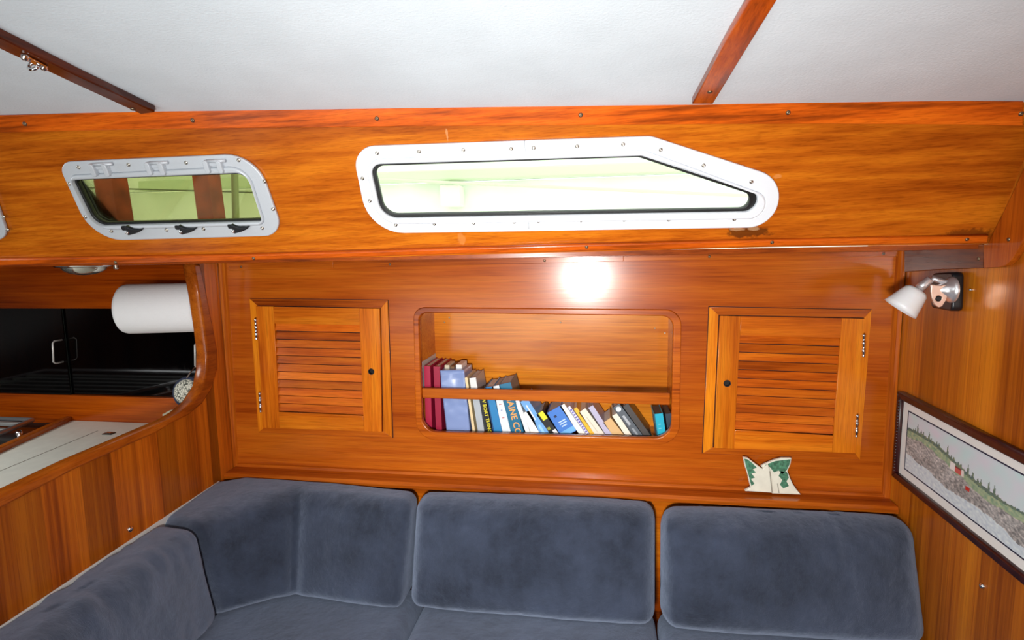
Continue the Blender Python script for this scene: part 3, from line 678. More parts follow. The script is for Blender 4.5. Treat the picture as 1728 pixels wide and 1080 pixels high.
d1 = link('door', box_mesh((gl, 1.655, zbot), (xs + .004, 1.659, ztop)), DOORBLK, gc); d2 = link('door', box_mesh((xs - .006, 1.663, zbot), (gr, 1.667, ztop)), DOORBLK, gc)
for d, a, b in ((d1, (107, 573), (109, 610)), (d2, (340, 577), (341, 617))):
    A = hit(*a, GALLEY); B = hit(*b, GALLEY); y0 = 1.656 if d is d1 else 1.664; pr = .036
    pts = [(A[0], y0, A[2]), (A[0], y0 - pr*.8, A[2]), (A[0], y0 - pr, A[2] - .006), (B[0], y0 - pr, B[2] + .006), (B[0], y0 - pr*.8, B[2]), (B[0], y0, B[2])]
    link('handle', tube_mesh(pts, .003, 8), mat('satin_steel', (215, 215, 212), .4, .5), d, smooth=True)
# counter
cz = zc
ct = thing('galley_counter', 'white laminate counter top with a lidded icebox, behind the left half bulkhead', 'counter', (-1.6, 1.2, cz - .03))
sA_, sB_ = atZ(132, 705, cz), atZ(0, 765, cz)          # inner edge by the stove
dirv = (sB_ - sA_) / (sA_[1] - sB_[1])
far = sA_ + dirv * (sA_[1] - 1.648); near = sA_ + dirv * (sA_[1] + .2)
def lx(y): return LEFT.o[0] - (y - LEFT.o[1]) * LEFT.n[1] / LEFT.n[0] - .021
link('counter_top', hexa_mesh([(near[0], -.2, cz-.03), (lx(-.2), -.2, cz-.03), (lx(1.648), 1.647, cz-.03), (far[0], 1.647, cz-.03), (near[0], -.2, cz), (lx(-.2), -.2, cz), (lx(1.648), 1.647, cz), (far[0], 1.647, cz)]), COUNTER, ct)
g1, g2 = atZ(0, 795, cz), atZ(165, 727, cz); g3 = g2 + (g1 - g2) * 1.8; wv = np.array([.0012, 0, 0])
up = np.array([0, 0, .0005])
link('lid_seam', hexa_mesh([g3-wv, g3+wv, g2+wv, g2-wv, g3-wv+up, g3+wv+up, g2+wv+up, g2-wv+up]), mat('seam_grey', (120, 112, 100), .8), ct)
lc = atZ(184, 732, cz)
la = link('lid_latch', box_mesh((lc[0]-.016, lc[1]-.011, cz), (lc[0]+.016, lc[1]+.011, cz+.003), .0008), mat('latch_grey', (90, 84, 76), .35, .8), ct)
link('finger_ring', box_mesh((lc[0]-.009, lc[1]-.004, cz+.003), (lc[0]+.009, lc[1]+.004, cz+.0045), .0005), CHROME, la)
fid = hexa_mesh([(near[0]-.022, -.2, cz-.03), (near[0], -.2, cz-.03), (far[0], 1.647, cz-.03), (far[0]-.022, 1.647, cz-.03), (near[0]-.022, -.2, cz+.016), (near[0], -.2, cz+.016), (far[0], 1.647, cz+.016), (far[0]-.022, 1.647, cz+.016)], .003)
link('fiddle', fid, W_TRIMY, ct)
# stove
sv = thing('stove', 'black and chrome galley stove with pot bars, left of the counter', 'stove', (-2.2, 1.35, cz-.25))
sz = cz - .01; sR = float(atZ(84, 702, sz)[0]) - .03
x1s = float(far[0]) - .035
x1n = float(near[0])
yb, yf = 1.56, 1.05
def fx(y): t = (y + .2) / 1.847; return near[0] + (far[0] - near[0]) * t
link('stove_body', hexa_mesh([(-2.62, yf, cz-.25), (fx(yf)-.03, yf, cz-.25), (fx(yb)-.03, yb, cz-.25), (-2.62, yb, cz-.25), (-2.62, yf, sz+.012), (fx(yf)-.03, yf, sz+.012), (fx(yb)-.03, yb, sz+.012), (-2.62, yb, sz+.012)], .006), mat('black_enamel', (16, 16, 18), .2), sv)
bm = bmesh.new()
rimz = sz + .040
tube(bm, [(-2.6, yb-.01, rimz), (fx(yb)-.07, yb-.01, rimz), (fx(yf)-.07, yf, rimz), (-2.6, yf, rimz), (-2.6, yb-.01, rimz)], .008, 8)
link('guard_rail', bm_mesh(bm), LAMPCHR, sv, smooth=True)
for k in range(7):
    y = yb - .05 - k*.06
    link('pot_bar', box_mesh((-2.58, y-.008, rimz-.008), (fx(y)-.075, y+.008, rimz+.004), .002), mat('brushed_steel', (196, 196, 192), .35, .6) if k == 0 else bpy.data.materials['brushed_steel'], sv)
for k in range(2):
    link('rail_clamp', lathe_mesh([(.010, 0), (.010, .02), (.006, .026), (0, .026)], (fx(yb-.1-.16*k)-.045, yb-.1-.16*k, rimz-.030), (0, 0, 1), 12), CHROME, sv, smooth=True)
link('burner', lathe_mesh([(.05, 0), (.05, .008), (.03, .012), (0, .012)], (-2.35, 1.4, sz+.012), (0, 0, 1), 20), bpy.data.materials['brushed_steel'], sv)
# counter left of and behind the stove
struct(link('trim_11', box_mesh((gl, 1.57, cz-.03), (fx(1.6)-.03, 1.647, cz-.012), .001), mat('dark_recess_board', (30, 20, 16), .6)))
# paper towel
pt = thing('paper_towel_roll', 'white paper towel roll mounted under the side deck in the galley', 'paper roll', (-1.45, 1.56, 1.25))
Yt = 1.51; ya = 1.54; tdir = Vector((.97, .24, 0)).normalized()
tz = (atY(250, 478, ya)[2] + atY(250, 561, ya)[2]) / 2; rt = float(atY(250, 478, ya)[2] - atY(250, 561, ya)[2]) / 2 * .99
a = atY(212, 521, Yt); tl = (-1.205 - float(a[0])) / tdir.x; tp0 = Vector((float(a[0]), Yt, float(tz)))
pt.location = tp0 + tdir * tl / 2
link('towel_roll', lathe_mesh([(.018, 0), (rt*.9, -.001), (rt*.97, .003), (rt, .012), (rt, tl-.012), (rt*.97, tl-.003), (rt*.85, tl), (.018, tl)], tp0, tdir, 48), PAPER, pt, smooth=True)
link('spindle', tube_mesh([tp0 + tdir * -.012, tp0 + tdir * (tl + .012)], .010, 12), W_TRIMX, pt)
e_p = tp0 + tdir * (tl + .008)
link('bracket', box_mesh((e_p.x - .008, e_p.y - .006, e_p.z - .02), (e_p.x + .006, e_p.y + .014, DZ - .001), .002), W_TRIMZ, pt)
# dome light
P = atY(143, 455, 1.38); dl = thing('dome_light', 'round chrome dome light under the side deck over the galley', 'light', (P[0], P[1], DZ))
link('flange', lathe_mesh([(.072, 0), (.072, -.003), (.068, -.007), (.058, -.009), (.056, 0)], (P[0], P[1], DZ), (0, 0, 1), 36), CHROME, dl, smooth=True)
link('dome', lathe_mesh([(.056, -.006), (.050, -.016), (.038, -.024), (.02, -.029), (0, -.031)], (P[0], P[1], DZ), (0, 0, 1), 36), mat('polished_dome', (200, 200, 190), .1, .9), dl, smooth=True)
P2 = atY(196, 450, 1.36)
o = link('catch', lathe_mesh([(.006, 0), (.006, -.012), (.003, -.014), (0, -.014)], (P2[0], P2[1], DZ), (0, 0, 1), 12), STEEL, None, (P2[0], P2[1], DZ)); tag(o, 'small dark metal catch under the side deck just right of the chrome dome light', 'catch')
# ornament hanging from the handle
Yo = 1.60; oc = atY(317, 661, Yo); orn = thing('round_ornament', 'round blue rimmed ornament with white speckled face hanging by right sliding door handle', 'ornament', oc)
rx = .040
link('rim', lathe_mesh([(0, -.014), (.030, -.014), (.046, -.006), (.051, 0), (.046, .008), (.040, .010), (0, .010)], oc, (0.1, -1, .25), 28), mat('navy_yarn', (42, 50, 74), .8, bump=.8, bscale=150), orn, smooth=True)
m_, nt, N, L, b = newmat('speckled_yarn'); tc = N.new('ShaderNodeTexCoord'); vv = N.new('ShaderNodeTexVoronoi'); vv.inputs['Scale'].default_value = 190; L.new(tc.outputs['Object'], vv.inputs['Vector'])
r_ = N.new('ShaderNodeValToRGB'); r_.color_ramp.elements[0].position = .35; r_.color_ramp.elements[0].color = lin((232, 230, 214)); r_.color_ramp.elements[1].position = .75; r_.color_ramp.elements[1].color = lin((84, 88, 80)); L.new(vv.outputs['Distance'], r_.inputs['Fac']); L.new(r_.outputs[0], b.inputs['Base Color']); b.inputs['Roughness'].default_value = .8
bp = N.new('ShaderNodeBump'); bp.inputs['Distance'].default_value = .003; bp.inputs['Strength'].default_value = .8; bp.invert = True; L.new(vv.outputs['Distance'], bp.inputs['Height']); L.new(bp.outputs[0], b.inputs['Normal'])
link('speckled_face', lathe_mesh([(.041, .008), (.038, .014), (.028, .021), (.014, .025), (0, .026)], oc, (0.1, -1, .25), 28), m_, orn, smooth=True)
hB = hit(341, 617, GALLEY)
link('hanging_loop', tube_mesh([oc + (0, 0, .045), (oc[0] + .006, 1.61, oc[2] + .06), (float(hB[0]) - .002, 1.63, hB[2] + .002)], .002, 6), STEEL, orn)
sc_ = atY(291, 697, Yo)
bm = bmesh.new()
for k, (dx, dz, r) in enumerate(((-.022, -.008, .010), (-.008, -.002, .012), (.006, .002, .012), (.020, .007, .011), (.000, -.012, .009), (.032, .014, .008))):
    bmesh.ops.create_icosphere(bm, subdivisions=2, radius=r, matrix=Matrix.Translation((float(sc_[0]) + dx, Yo + .004*(k % 2), float(sc_[2]) + dz)) @ Matrix.Diagonal((1.3, 1, .9, 1)))
me = bm_mesh(bm)
for v in me.vertices: v.co += v.normal * noise.noise(v.co * 160) * .003
label(link('tassel', me, mat('tassel_cream', (214, 206, 176), .8, var=.2, vscale=120), orn, None, True), 'cream lumpy tassel')

# ------------------------------------------------------------------ cushions
def cushion(name, st, r, puff, text, seed=0, wr=.0015, fold=None, parent=None, dims=None):
    """st: list of (u, [bottom_front, top_front, top_back, bottom_back]); a soft rounded box"""
    st = [(u, [np.array(p, float) for p in q]) for u, q in st]
    mids = [np.mean(q, axis=0) for _, q in st]
    a = sum(np.linalg.norm(mids[i+1] - mids[i]) for i in range(len(st)-1)) / 2
    q0 = st[len(st)//2][1]; b = np.linalg.norm(q0[1] - q0[0]) / 2; c = np.linalg.norm(q0[1] - q0[2]) / 2
    r = min(r, b*.95, c*.95)
    def samples(h):
        inner = max(h - r, 1e-4); n = max(2, int(2*inner / .011)); e = [r * (1 - math.cos(t)) for t in ()]
        k = [h - r + r*t for t in (.25, .5, .75, 1)]
        return [-x for x in k[::-1]] + list(np.linspace(-inner, inner, n + 1)) + k
    X, Yv, Zv = samples(a), samples(b), samples(c)
    bm = bmesh.new(); cache = {}
    def V(x, y, z):
        key = (round(x, 5), round(y, 5), round(z, 5))
        if key in cache: return cache[key]
        p = np.array([x, y, z]); lim = np.array([a - r, b - r, c - r]); q = np.clip(p, -lim, lim); d = p - q; nn = np.linalg.norm(d)
        if nn > 0: p = q + d / nn * r
        u, v, w = p[0]/a, p[1]/b, p[2]/c
        g = (1 - abs(u)**3.0) * (1 - abs(v)**3.0)
        w += (1 if w > 0 else -1) * abs(w) * puff / c * max(0, g) 
        v += (1 if v > 0 else -1) * abs(v)**3 * puff * .35 / b * max(0, (1 - abs(u)**4))
        for i in range(len(st)-1):
            if u <= st[i+1][0] or i == len(st)-2: break
        t = (u - st[i][0]) / (st[i+1][0] - st[i][0]); 
        Q = [(1-t)*m_ + t*n_ for m_, n_ in zip(st[i][1], st[i+1][1])]
        # w: -1 back, +1 front ; v: -1 bottom, +1 top
        wf, wt = (w+1)/2, (v+1)/2
        P = (Q[0]*wf + Q[3]*(1-wf))*(1-wt) + (Q[1]*wf + Q[2]*(1-wf))*wt
        n3 = noise.noise(Vector((P[0]*9 + seed, P[1]*9, P[2]*5))) * wr * 2 + noise.noise(Vector((P[0]*38 + seed, P[1]*38, P[2]*12))) * wr
        nv = nrm(p / np.array([a, b, c])**1.0 * np.array([.2, .4, 1]))
        if fold: n3 += fold(u, v, w)
        fd = Q[0] - Q[3]; fd = fd / (np.linalg.norm(fd) + 1e-9)
        P = P + fd * n3 * (1 if w > 0 else -1) + np.array([0, 0, 1]) * n3 * .6 * max(0, v)**2 * max(0, w)
        vv = bm.verts.new([float(k) for k in P]); cache[key] = vv; return vv
    def face(A, B, fn):
        for i in range(len(A)-1):
            for j in range(len(B)-1):
                q = [fn(A[i], B[j]), fn(A[i+1], B[j]), fn(A[i+1], B[j+1]), fn(A[i], B[j+1])]
                if len(set(q)) == 4:
                    try: bm.faces.new(q)
                    except ValueError: pass
    for s in (-1, 1):
        face(X, Yv, lambda x, y: V(x, y, s*c)); face(X, Zv, lambda x, z: V(x, s*b, z)); face(Yv, Zv, lambda y, z: V(s*a, y, z))
    me = bm_mesh(bm)
    org = np.mean([q for _, qq in st for q in qq], axis=0); org[2] = min(q[2] for _, qq in st for q in qq)
    o = link(name, me, VELVET, None, org, True); tag(o, text, 'cushion'); return o
ZS = .5
def wr_top(k, f=60):      # gathered wrinkles near the top edge
    return lambda u, v, w: k * max(0, v - .2) * math.sin(u*f + 3*math.sin(u*7)) * max(0, noise.noise(Vector((u*6, v*2, k*900))) + .15) * 2
cushion('back_cushion', [(-1, [(-.50, 1.325, ZS+.004), (-.503, 1.435, .759), (-.508, 1.525, .759), (-.50, 1.44, ZS+.004)]),
                         (1, [(.147, 1.342, ZS-.004), (.150, 1.442, .764), (.155, 1.527, .764), (.147, 1.44, ZS)])], .034, .016,
        'blue-grey velvet back cushion, the middle one of the three against the bookcase wall', 3, fold=wr_top(.0022))
cushion('back_cushion', [(-1, [(.160, 1.325, ZS), (.165, 1.430, .757), (.170, 1.525, .757), (.160, 1.44, ZS)]),
                         (1, [(.782, 1.345, ZS), (.779, 1.44, .762), (.777, 1.527, .762), (.778, 1.46, ZS)])], .042, .018,
        'blue-grey velvet back cushion at the right end, beside the right bulkhead', 8, fold=wr_top(.0032, 70))
cushion('corner_cushion', [(-1, [(-.975, 1.235, ZS+.004), (-1.03, 1.245, .759), (-1.150, 1.250, .759), (-1.125, 1.262, ZS)]),
                           (-.45, [(-.905, 1.285, ZS+.004), (-.985, 1.35, .762), (-1.150, 1.49, .772), (-1.10, 1.42, ZS)]),
                           (-.28, [(-.865, 1.315, ZS+.003), (-.935, 1.395, .764), (-1.085, 1.527, .774), (-1.02, 1.47, ZS)]),
                           (-.08, [(-.828, 1.334, ZS+.002), (-.86, 1.438, .763), (-.92, 1.526, .769), (-.86, 1.46, ZS)]),
                           (.1, [(-.76, 1.333, ZS+.002), (-.78, 1.444, .760), (-.80, 1.526, .766), (-.77, 1.46, ZS)]),
                           (1, [(-.512, 1.315, ZS), (-.513, 1.437, .754), (-.516, 1.520, .757), (-.512, 1.44, ZS)])], .032, .010,
        'blue-grey velvet cushion bent around the corner of the settee', 12, fold=lambda u, v, w: -.010 * math.exp(-((u+.08)/.05)**2) * max(0, w))
cushion('side_cushion', [(-1, [(-.93, .16, ZS+.004), (-.985, .16, .760), (-1.098, .16, .758), (-1.08, .16, ZS)]),
                         (1, [(-.955, 1.225, ZS+.004), (-1.005, 1.225, .764), (-1.138, 1.245, .764), (-1.11, 1.235, ZS)])], .042, .016,
        'blue-grey velvet cushion along the left bulkhead, nearest the camera', 20, fold=wr_top(.006, 64), wr=.0035)
# white board behind the side cushion
P4 = [(lx(.1)+.023, .1), (lx(1.50)+.023, 1.50)]
o = link('backing_board', hexa_mesh([(P4[0][0], .1, ZS), (P4[0][0]+.007, .1, ZS), (P4[1][0]+.003, 1.50, ZS), (P4[1][0], 1.50, ZS), (P4[0][0], .1, .763), (P4[0][0]+.007, .1, .763), (P4[1][0]+.003, 1.50, .760), (P4[1][0], 1.50, .760)], .001), WHITEPAD, None, (-1.12, .8, ZS))
tag(o, 'thin white board between the left bulkhead and the side cushion, edge showing', 'board')
# seats
def seat(text, lo, hi, seed):
    (x0_, y0_), (x1_, y1_) = lo, hi; z0, z1 = ZS - .115, ZS - .004
    cushion('seat_cushion', [(-1, [(x0_, y0_, z0), (x0_, y0_, z1), (x0_, y1_, z1), (x0_, y1_, z0)]), (1, [(x1_, y0_, z0), (x1_, y0_, z1), (x1_, y1_, z1), (x1_, y1_, z0)])], .04, .004, text, seed)
seat('dark blue-grey velvet seat cushion in the settee corner, left of the seat seam', (-1.095, .10), (-.487, 1.46), 31)
seat('blue-grey velvet seat cushion in front of the middle back cushion', (-.478, .82), (.152, 1.46), 37)
seat('blue-grey velvet seat cushion in front of the right end back cushion', (.158, .82), (.765, 1.46), 41)
bm = bmesh.new(); box(bm, (-1.09, .86, .01), (.745, 1.590, ZS-.118)); box(bm, (-1.09, .1, .01), (-.52, .858, ZS-.118))
o = link('settee_base', bm_mesh(bm), W_TRIMX, None, (-.2, 1.2, 0)); tag(o, 'varnished wooden settee base under the velvet seat cushions', 'settee')
struct(link('trim_12', hexa_mesh([(-1.13, 1.575, ZS), (.77, 1.575, ZS), (.77, 1.597, ZS), (-1.13, 1.597, ZS), (-1.13, 1.575, .744), (.77, 1.575, .744), (.77, 1.597, .744), (-1.13, 1.597, .744)]), W_DOORX))

# ------------------------------------------------------------------ ceramic napkin holder on the ledge
YC = Plane((0, 1.566, 1), (0, -1, 0)); YC2 = Plane((0, 1.585, 1), (0, -1, 0))
base_z = .771
body = [(1254, 772), (1262, 773), (1271, 780), (1282, 788), (1287, 792), (1296, 783), (1300, 795), (1303, 812), (1305, 832), (1256, 829), (1267, 823), (1264, 812), (1262, 802), (1257, 786)]
bodyR = [(1284, 787), (1291, 783), (1308, 776), (1320, 773), (1336, 773), (1334, 784), (1329, 795), (1333, 806), (1338, 817), (1345, 827), (1352, 835), (1303, 833), (1300, 812), (1297, 798)]
nh = thing('napkin_holder', 'small white ceramic napkin holder painted with green pines, standing on the ledge', 'ornament', (.5, 1.56, base_z))
CER = mat('white_ceramic', (226, 224, 208), .3, var=.03, vscale=40); GRN = mat('pine_green_glaze', (70, 116, 92), .35, var=.3, vscale=140)
def fixz(me, z):      # stand the piece on the ledge
    lo = min(v.co.z for v in me.vertices); 
    for v in me.vertices: v.co.z += z - lo if abs(v.co.z - lo) < .008 else (z - lo) * .9
    return me
for nm, pp, pl, lift in (('left_leaf', body, YC, .004), ('right_leaf', bodyR, YC, .0)):
    link(nm, plate_mesh([rounded(pxl(pp, pl, lift), .001, 2)], pl, .012 if nm[0] == 'l' else .010, lift, .0015), CER, nh)
def jag(pts, k):
    out = []
    for i, p in enumerate(pts):
        q = pts[(i+1) % len(pts)]; out.append(p)
        for t in (.25, .5, .75): out.append((p[0] + (q[0]-p[0])*t + random.uniform(-k, k), p[1] + (q[1]-p[1])*t + random.uniform(-k, k)))
    return out
g1_ = [(1256, 774), (1261, 775), (1268, 780), (1277, 789), (1270, 792), (1276, 797), (1268, 799), (1274, 806), (1267, 808), (1273, 816), (1268, 820), (1265, 810), (1263, 801), (1259, 788)]
g2_ = [(1290, 785), (1308, 778), (1334, 775), (1332, 784), (1327, 794), (1320, 800), (1314, 794), (1306, 797), (1299, 788)]
g3_ = [(1318, 795), (1328, 797), (1331, 806), (1327, 812), (1331, 820), (1322, 824), (1316, 818), (1320, 810), (1314, 803)]
for g, lf in ((g1_, .004), (g2_, 0), (g3_, 0)):
    o = link('painted_pine', plate_mesh([pxl(g, YC, lf)], YC, .0008, lf + .0006), GRN, nh)
label(nh.children[-1], 'green painted pine')
DL = mat('crease_brown', (110, 100, 88), .5)  # shade of the fold creases, painted on as brown lines
link('crease_shade', plate_mesh([pxl([(1298.3, 795), (1299.3, 795), (1303.5, 831), (1302.3, 831)], YC, .004)], YC, .0008, .0048), DL, nh)
link('crease_shade', plate_mesh([pxl([(1311.5, 816), (1312.5, 816), (1315.2, 832), (1314.2, 832)], YC, 0)], YC, .0008, .0006), DL, nh)

# ------------------------------------------------------------------ books
FR = 1.636
bmats = {}
def cmat(c, rough=.4):
    k = tuple(c)
    if k not in bmats: bmats[k] = mat('cover_%02x%02x%02x' % k, c, rough, coat=.1)
    return bmats[k]
PAGES = mat('page_edges', (216, 214, 206), .8, bump=.6, bscale=500, var=.06, vscale=300)
PAGESG = mat('page_edges_grey', (182, 182, 180), .8, bump=.6, bscale=500, var=.08, vscale=300)
def text_mesh(s, size, bold=True):
    cu = bpy.data.curves.new('t', 'FONT'); cu.body = s; cu.size = size; cu.align_x = 'LEFT'; cu.align_y = 'CENTER'; cu.extrude = .0002; cu.resolution_u = 2
    if bold: cu.offset = size * .018
    ob = bpy.data.objects.new('t', cu); COL.objects.link(ob)
    me = bpy.data.meshes.new_from_object(ob.evaluated_get(bpy.context.evaluated_depsgraph_get())); bpy.data.objects.remove(ob); bpy.data.curves.remove(cu)
    return me
def book(text, BL, BR, TL, cover, depth=.125, pages=PAGES, title=None, tcol=(240, 240, 240), tsize=.012, tstart=.06, marks=(), cat='book', name='book', fr=FR, tlen=None, grp='books on the recessed shelf', tdy=0):
    """spine corners in pixels; extended down to the shelf board"""
    pl = Plane((0, fr, 1), (0, -1, 0)); bl_, br_, tl_ = [hit(*p, pl) for p in (BL, BR, TL)]
    d = np.array([tl_[0]-bl_[0], tl_[2]-bl_[2]]); ang = math.atan2(-d[0], d[1])      # lean of the top to the left
    th = max(.004, abs(br_[0]-bl_[0]) * math.cos(ang) - .0006)
    k = (bl_[2] - SB) / d[1]; foot = np.array([bl_[0], bl_[2]]) - d * k; h = np.linalg.norm(np.array([tl_[0], tl_[2]]) - foot)
    root = thing(name, text, cat, (foot[0], fr, SB), grp)
    if ang < 0: root.location.z += th * math.sin(-ang)
    root.rotation_euler = (0, -ang, 0)
    cv = .0012 if th < .012 else .002
    bm = bmesh.new(); e = .003 if th > .012 else .001
    box(bm, (0, 0, 0), (th, cv, h)); box(bm, (0, cv, 0), (cv, depth, h)); box(bm, (th-cv, cv, 0), (th, depth, h))
    me = bm_mesh(bm); 
    def ch(nm, me, m, p=root):
        o = bpy.data.objects.new(nm, me); COL.objects.link(o); o.parent = p; me.materials.clear(); me.materials.append(m); return o
    cvo = ch('cover', me, cmat(cover))
    ch('pages', box_mesh((cv, cv, e), (th-cv, depth-.002, h-e)), pages)
    if title:
        tm = text_mesh(title, tsize); 
        # text runs down the spine, letters' tops to the right
        tm.transform(Matrix(((0, 1, 0, th/2 + tdy), (0, 0, -1, -.0003), (-1, 0, 0, h - tstart), (0, 0, 0, 1))))
        ch('title', tm, cmat(tcol), cvo)
    for (a0, a1, z0, z1, col) in marks:      # printed blocks: fractions of width and height
        ch('spine_print', box_mesh((th*a0, -.0004, h*z0), (th*a1, 0, h*z1)), cmat(col), cvo)
    return root
def s2(x, y): return (700 + x/6.352, 580 + y/6.352)
def s3(x, y): return (900 + x/6.912, 660 + y/6.911)
book('tall light grey album at the left end of the shelf', s2(70, 820), s2(97, 820), s2(58, 192), (196, 198, 196), .142, PAGESG, fr=1.640)
book('crimson album next to the light grey album at the left end', s2(118, 900), s2(186, 905), s2(98, 240), (172, 28, 66), .140)
book('crimson album with dark side, second from the left end, beside the pale blue case', s2(226, 905), s2(292, 915), s2(200, 245), (158, 22, 58), .140, cat='book')
# pale blue case
cs = thing('document_case', 'pale blue vinyl case stuffed with papers, standing between the crimson albums and slim books', 'case', (0, 0, 0))
Pc = [hit(*s2(*p), Plane((0, FR, 1), (0, -1, 0))) for p in ((345, 935), (592, 935), (525, 285), (268, 290))]
for q in Pc[:2]: q[2] = SB + .001
cs.location = (float(Pc[0][0]), FR, SB)
dv = np.array([0, .12, 0])
bm = bmesh.new(); v = hexa(bm, [Pc[0], Pc[1], Pc[1]+dv, Pc[0]+dv, Pc[3], Pc[2], Pc[2]+dv*.9+(0,0,-.004), Pc[3]+dv*.9])
bmesh.ops.subdivide_edges(bm, edges=bm.edges[:], cuts=18, use_grid_fill=True)
for vt in bm.verts:
    f_ = max(0, (vt.co.z - Pc[0][2]) / .14)
    vt.co.y += (noise.noise(Vector((vt.co.x*30, 0, vt.co.z*60))) * .004 + noise.noise(Vector((vt.co.x*14, 4, vt.co.z*22))) * .004) * f_ - .0
link('sleeve', bm_mesh(bm), mat('pale_blue_vinyl', (132, 152, 200), .32, coat=.3), cs, smooth=True)
for (dx, w_, hh, col) in ((.006, .016, .012, (200, 190, 165)), (.024, .014, .008, (120, 90, 60)), (.042, .020, .014, (232, 232, 228))):
    a = Pc[3]; link('papers', box_mesh((a[0]+dx, FR+.03, a[2]-.03), (a[0]+dx+w_, FR+.10, a[2]+hh), .003), cmat(col, .8), cs)
book('slim cream book beside the pale blue case', s2(618, 935), s2(648, 937), s2(535, 365), (226, 204, 158), .12)
book('silver grey book between the cream book and the black boating book', s2(676, 940), s2(748, 942), s2(585, 370), (172, 180, 186), .12, marks=((0, 1, .80, 1, (222, 224, 222)),))
book('black spined book with yellow title HOW BOAT THINGS', s2(775, 945), s2(832, 946), s2(692, 520), (22, 22, 22), .12, title='HOW BOAT THINGS WORK', tcol=(226, 214, 40), tsize=.0150, tstart=-.004)
book('plain blue book right of the black boating book', s2(840, 945), s2(938, 950), s2(748, 470), (40, 128, 186), .12, marks=((.0, .14, 0, 1, (20, 70, 120)),))
book('white spined book between the blue book and the teal Maine book', s2(942, 950), s2(1032, 952), s2(826, 460), (222, 232, 238), .125, PAGESG, marks=((.35, .65, .35, .37, (190, 120, 120)), (.4, .6, .5, .52, (150, 160, 190)), (.35, .65, .62, .635, (190, 120, 120))))
book('teal book with large orange title MAINE COAST', s2(1036, 955), s2(1172, 955), s2(900, 440), (14, 104, 140), .12, PAGESG, title='MAINE COAST', tcol=(232, 164, 84), tsize=.0265, tstart=.036, tdy=.001)
book('slim white book leaning right of the teal Maine book', s2(1190, 955), s2(1240, 960), s2(1072, 612), (232, 236, 236), .10)
book('white pamphlet leaning low against the light blue book', s2(1245, 960), s2(1338, 962), s2(1160, 740), (240, 240, 238), .09)
book('light blue book with white stripe on its spine', s2(1342, 962), s2(1448, 965), s2(1130, 625), (110, 168, 226), .12, PAGESG, marks=((.35, .5, .45, .86, (240, 244, 250)), (.3, .6, .05, .3, (150, 205, 240))))
book('black book with yellow top label, leaning', s3(190, 492), s3(300, 498), s3(35, 275), (26, 28, 30), .12, PAGESG, marks=((.3, 1, .68, 1, (222, 220, 40)), (.5, 1, .02, .22, (226, 228, 232)), (.1, .5, .3, .4, (150, 150, 50))))
book('wide bright blue book with white lettering, leaning', s3(310, 500), s3(535, 512), s3(160, 255), (64, 122, 206), .12, PAGESG,
     marks=((.3, .78, .42, .46, (190, 214, 244)), (.3, .78, .50, .54, (190, 214, 244)), (.35, .7, .33, .37, (190, 214, 244)), (0, 1, .02, .2, (112, 178, 232)), (.25, .42, .72, .80, (24, 40, 80))))
book('slim white book leaning right of the wide blue book', s3(545, 514), s3(625, 518), s3(308, 180), (238, 238, 228), .12)
book('white book with purple patterned spine, leaning', s3(628, 518), s3(672, 520), s3(400, 190), (214, 214, 236), .115,
     marks=tuple((.15, .85, .05 + i*.075, .085 + i*.075, (88, 76, 168)) for i in range(12)))
book('slim yellow book leaning against the cream book', s3(675, 520), s3(730, 522), s3(470, 210), (238, 184, 48), .115)
book('thick cream book leaning in the middle right of the row', s3(732, 522), s3(852, 525), s3(530, 250), (232, 222, 204), .12, marks=((.4, .5, .2, .75, (200, 190, 170)),))
book('pale lavender book leaning right of the cream book', s3(856, 525), s3(935, 528), s3(640, 195), (186, 182, 208), .12, PAGESG)
book('low tan book leaning beside the white book', s3(940, 530), s3(1080, 532), s3(815, 370), (216, 178, 122), .11)
book('white book leaning between the tan book and dark grey book', s3(1085, 534), s3(1168, 536), s3(920, 290), (234, 228, 210), .12)
gb = book('charcoal book with round white emblem at the top of its spine', s3(1180, 538), s3(1300, 540), s3(925, 195), (88, 96, 104), .13, PAGESG, marks=((.32, .62, .42, .70, (176, 182, 188)), (.36, .6, .12, .32, (150, 156, 162)), (.0, .12, 0, 1, (60, 66, 72))))
# round emblem
e_ = gb.children[0]; th_ = max(v.co.x for v in e_.data.vertices); h_ = max(v.co.z for v in e_.data.vertices)
me = lathe_mesh([(th_*.34, 0), (th_*.34, .0006), (0, .0006)], (th_*.5, 0, h_ - th_*.55), (0, -1, 0), 20); o = bpy.data.objects.new('emblem', me); COL.objects.link(o); o.parent = e_; me.materials.append(cmat((216, 222, 226)))
book('dark grey book leaning behind the one with the round emblem', s3(1302, 540), s3(1390, 541), s3(1045, 180), (70, 66, 64), .13, PAGESG)
book('bright turquoise book standing alone near the right end', s3(1445, 535), s3(1555, 530), s3(1405, 270), (20, 172, 200), .10, mat('dusty_page_edges', (96, 82, 70), .8), marks=((.0, .1, 0, 1, (10, 90, 110)), (.3, .6, .45, .48, (120, 200, 215)), (.35, .6, .6, .63, (120, 200, 215))))
book('dark slate book at the right end of the shelf', s3(1572, 530), s3(1640, 520), s3(1540, 265), (44, 58, 72), .10, bpy.data.materials['dusty_page_edges'], marks=((.3, .8, .5, .53, (110, 120, 140)),))

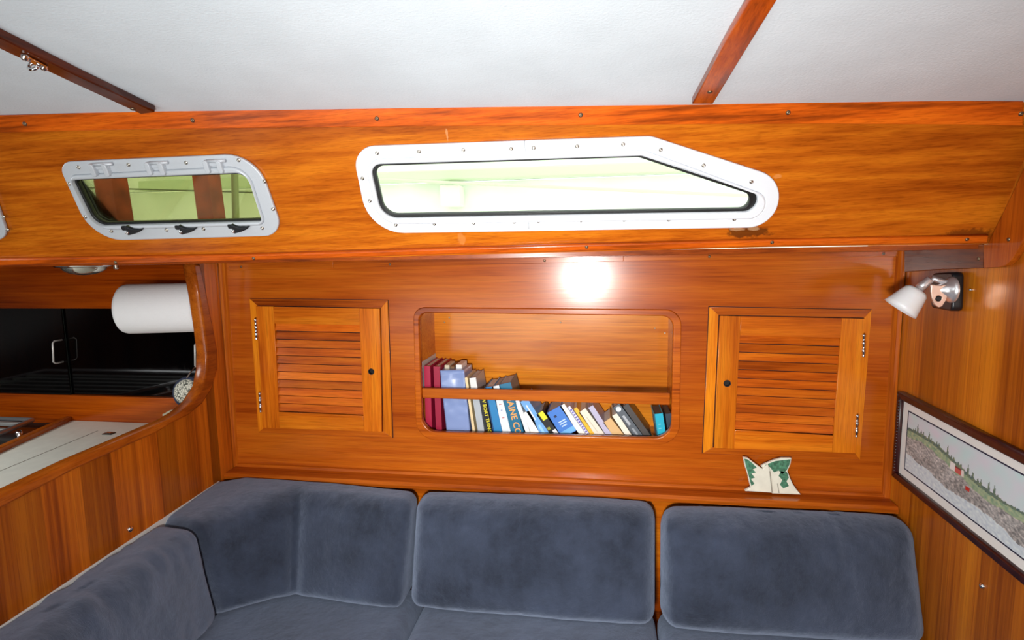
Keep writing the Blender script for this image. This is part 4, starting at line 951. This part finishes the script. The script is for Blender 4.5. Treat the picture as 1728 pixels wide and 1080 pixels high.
# ------------------------------------------------------------------ outside the windows
SHW = mat('shed_cladding', (222, 230, 214), .8, var=.04, vscale=3)
ox = lambda px, py, Y: atY(px, py, Y)
shed = thing('shed', 'pale green boat shed wall with horizontal boards seen through the windows', 'building', (0, 4.6, -.5))
for k in range(14):
    z0 = -.5 + k*.42
    link('board', box_mesh((-11, 4.6 + (.02 if k % 2 else 0), z0), (7, 4.66, z0 + .412), 0), SHW, shed)
link('gutter', box_mesh((-4, 4.50, 2.02), (7, 4.60, 2.10), .01), mat('gutter_green', (190, 205, 170), .6), shed)
RED = mat('rusty_red_paint', (150, 66, 44), .7, var=.2, vscale=9)
def post(text, p_top, p_bot, w, Y, m, nm='timber_post', cat='post', r=False):
    a = ox(*p_top, Y); b = ox(*p_bot, Y); dd = (b - a) / abs(a[2] - b[2]); a = a - dd * (3.4 - a[2]) ; b = b + dd * (b[2] + .5)
    a = b + (a - b) 
    if r: me = tube_mesh([b, a], w, 14)
    else: me = hexa_mesh([b+(-w,0,0), b+(w,0,0), b+(w,.12,0), b+(-w,.12,0), a+(-w,0,0), a+(w,0,0), a+(w,.12,0), a+(-w,.12,0)], .004)
    o = link(nm, me, m, None, b, r); tag(o, text, cat); return o
post('weathered red post seen at the left end of the small hinged window', (172, 300), (184, 374), .062, 3.0, RED)
post('rust red post seen right of centre through the small hinged window', (337, 296), (347, 372), .055, 3.2, RED)
post('thin green-grey pipe seen at the right end of the small hinged window', (396, 294), (398, 370), .022, 3.4, mat('pipe_green', (150, 160, 120), .5), 'downpipe', 'pipe', True)
A = ox(184, 318, 4.2); B = ox(435, 325, 4.2)
o = link('cable', tube_mesh([A + (A-B)*2, A, (A+B)/2, B, B + (B-A)*.25], .006, 6), mat('cable_grey', (100, 106, 84), .7), None, A); tag(o, 'thin dark cable running level outside the windows', 'cable')
A = ox(745, 325, 4.4)
o = link('junction_box', box_mesh((A[0]-.02, 4.42, A[2]-.10), (A[0]+.14, 4.59, A[2]+.06), .01), mat('box_white', (214, 222, 200), .6), None, (A[0], 4.5, A[2]-.1)); tag(o, 'pale box on the shed wall, seen faintly at the left of the long window', 'box')
A = ox(640, 303, 4.4); B = ox(1255, 330, 4.4)
o = link('conduit', tube_mesh([A + (A-B)*.3, A, B, B + (B-A)*.3], .012, 8), mat('conduit_green', (190, 202, 170), .6), None, A); tag(o, 'pale conduit line sloping along the shed, seen through the long window', 'pipe')
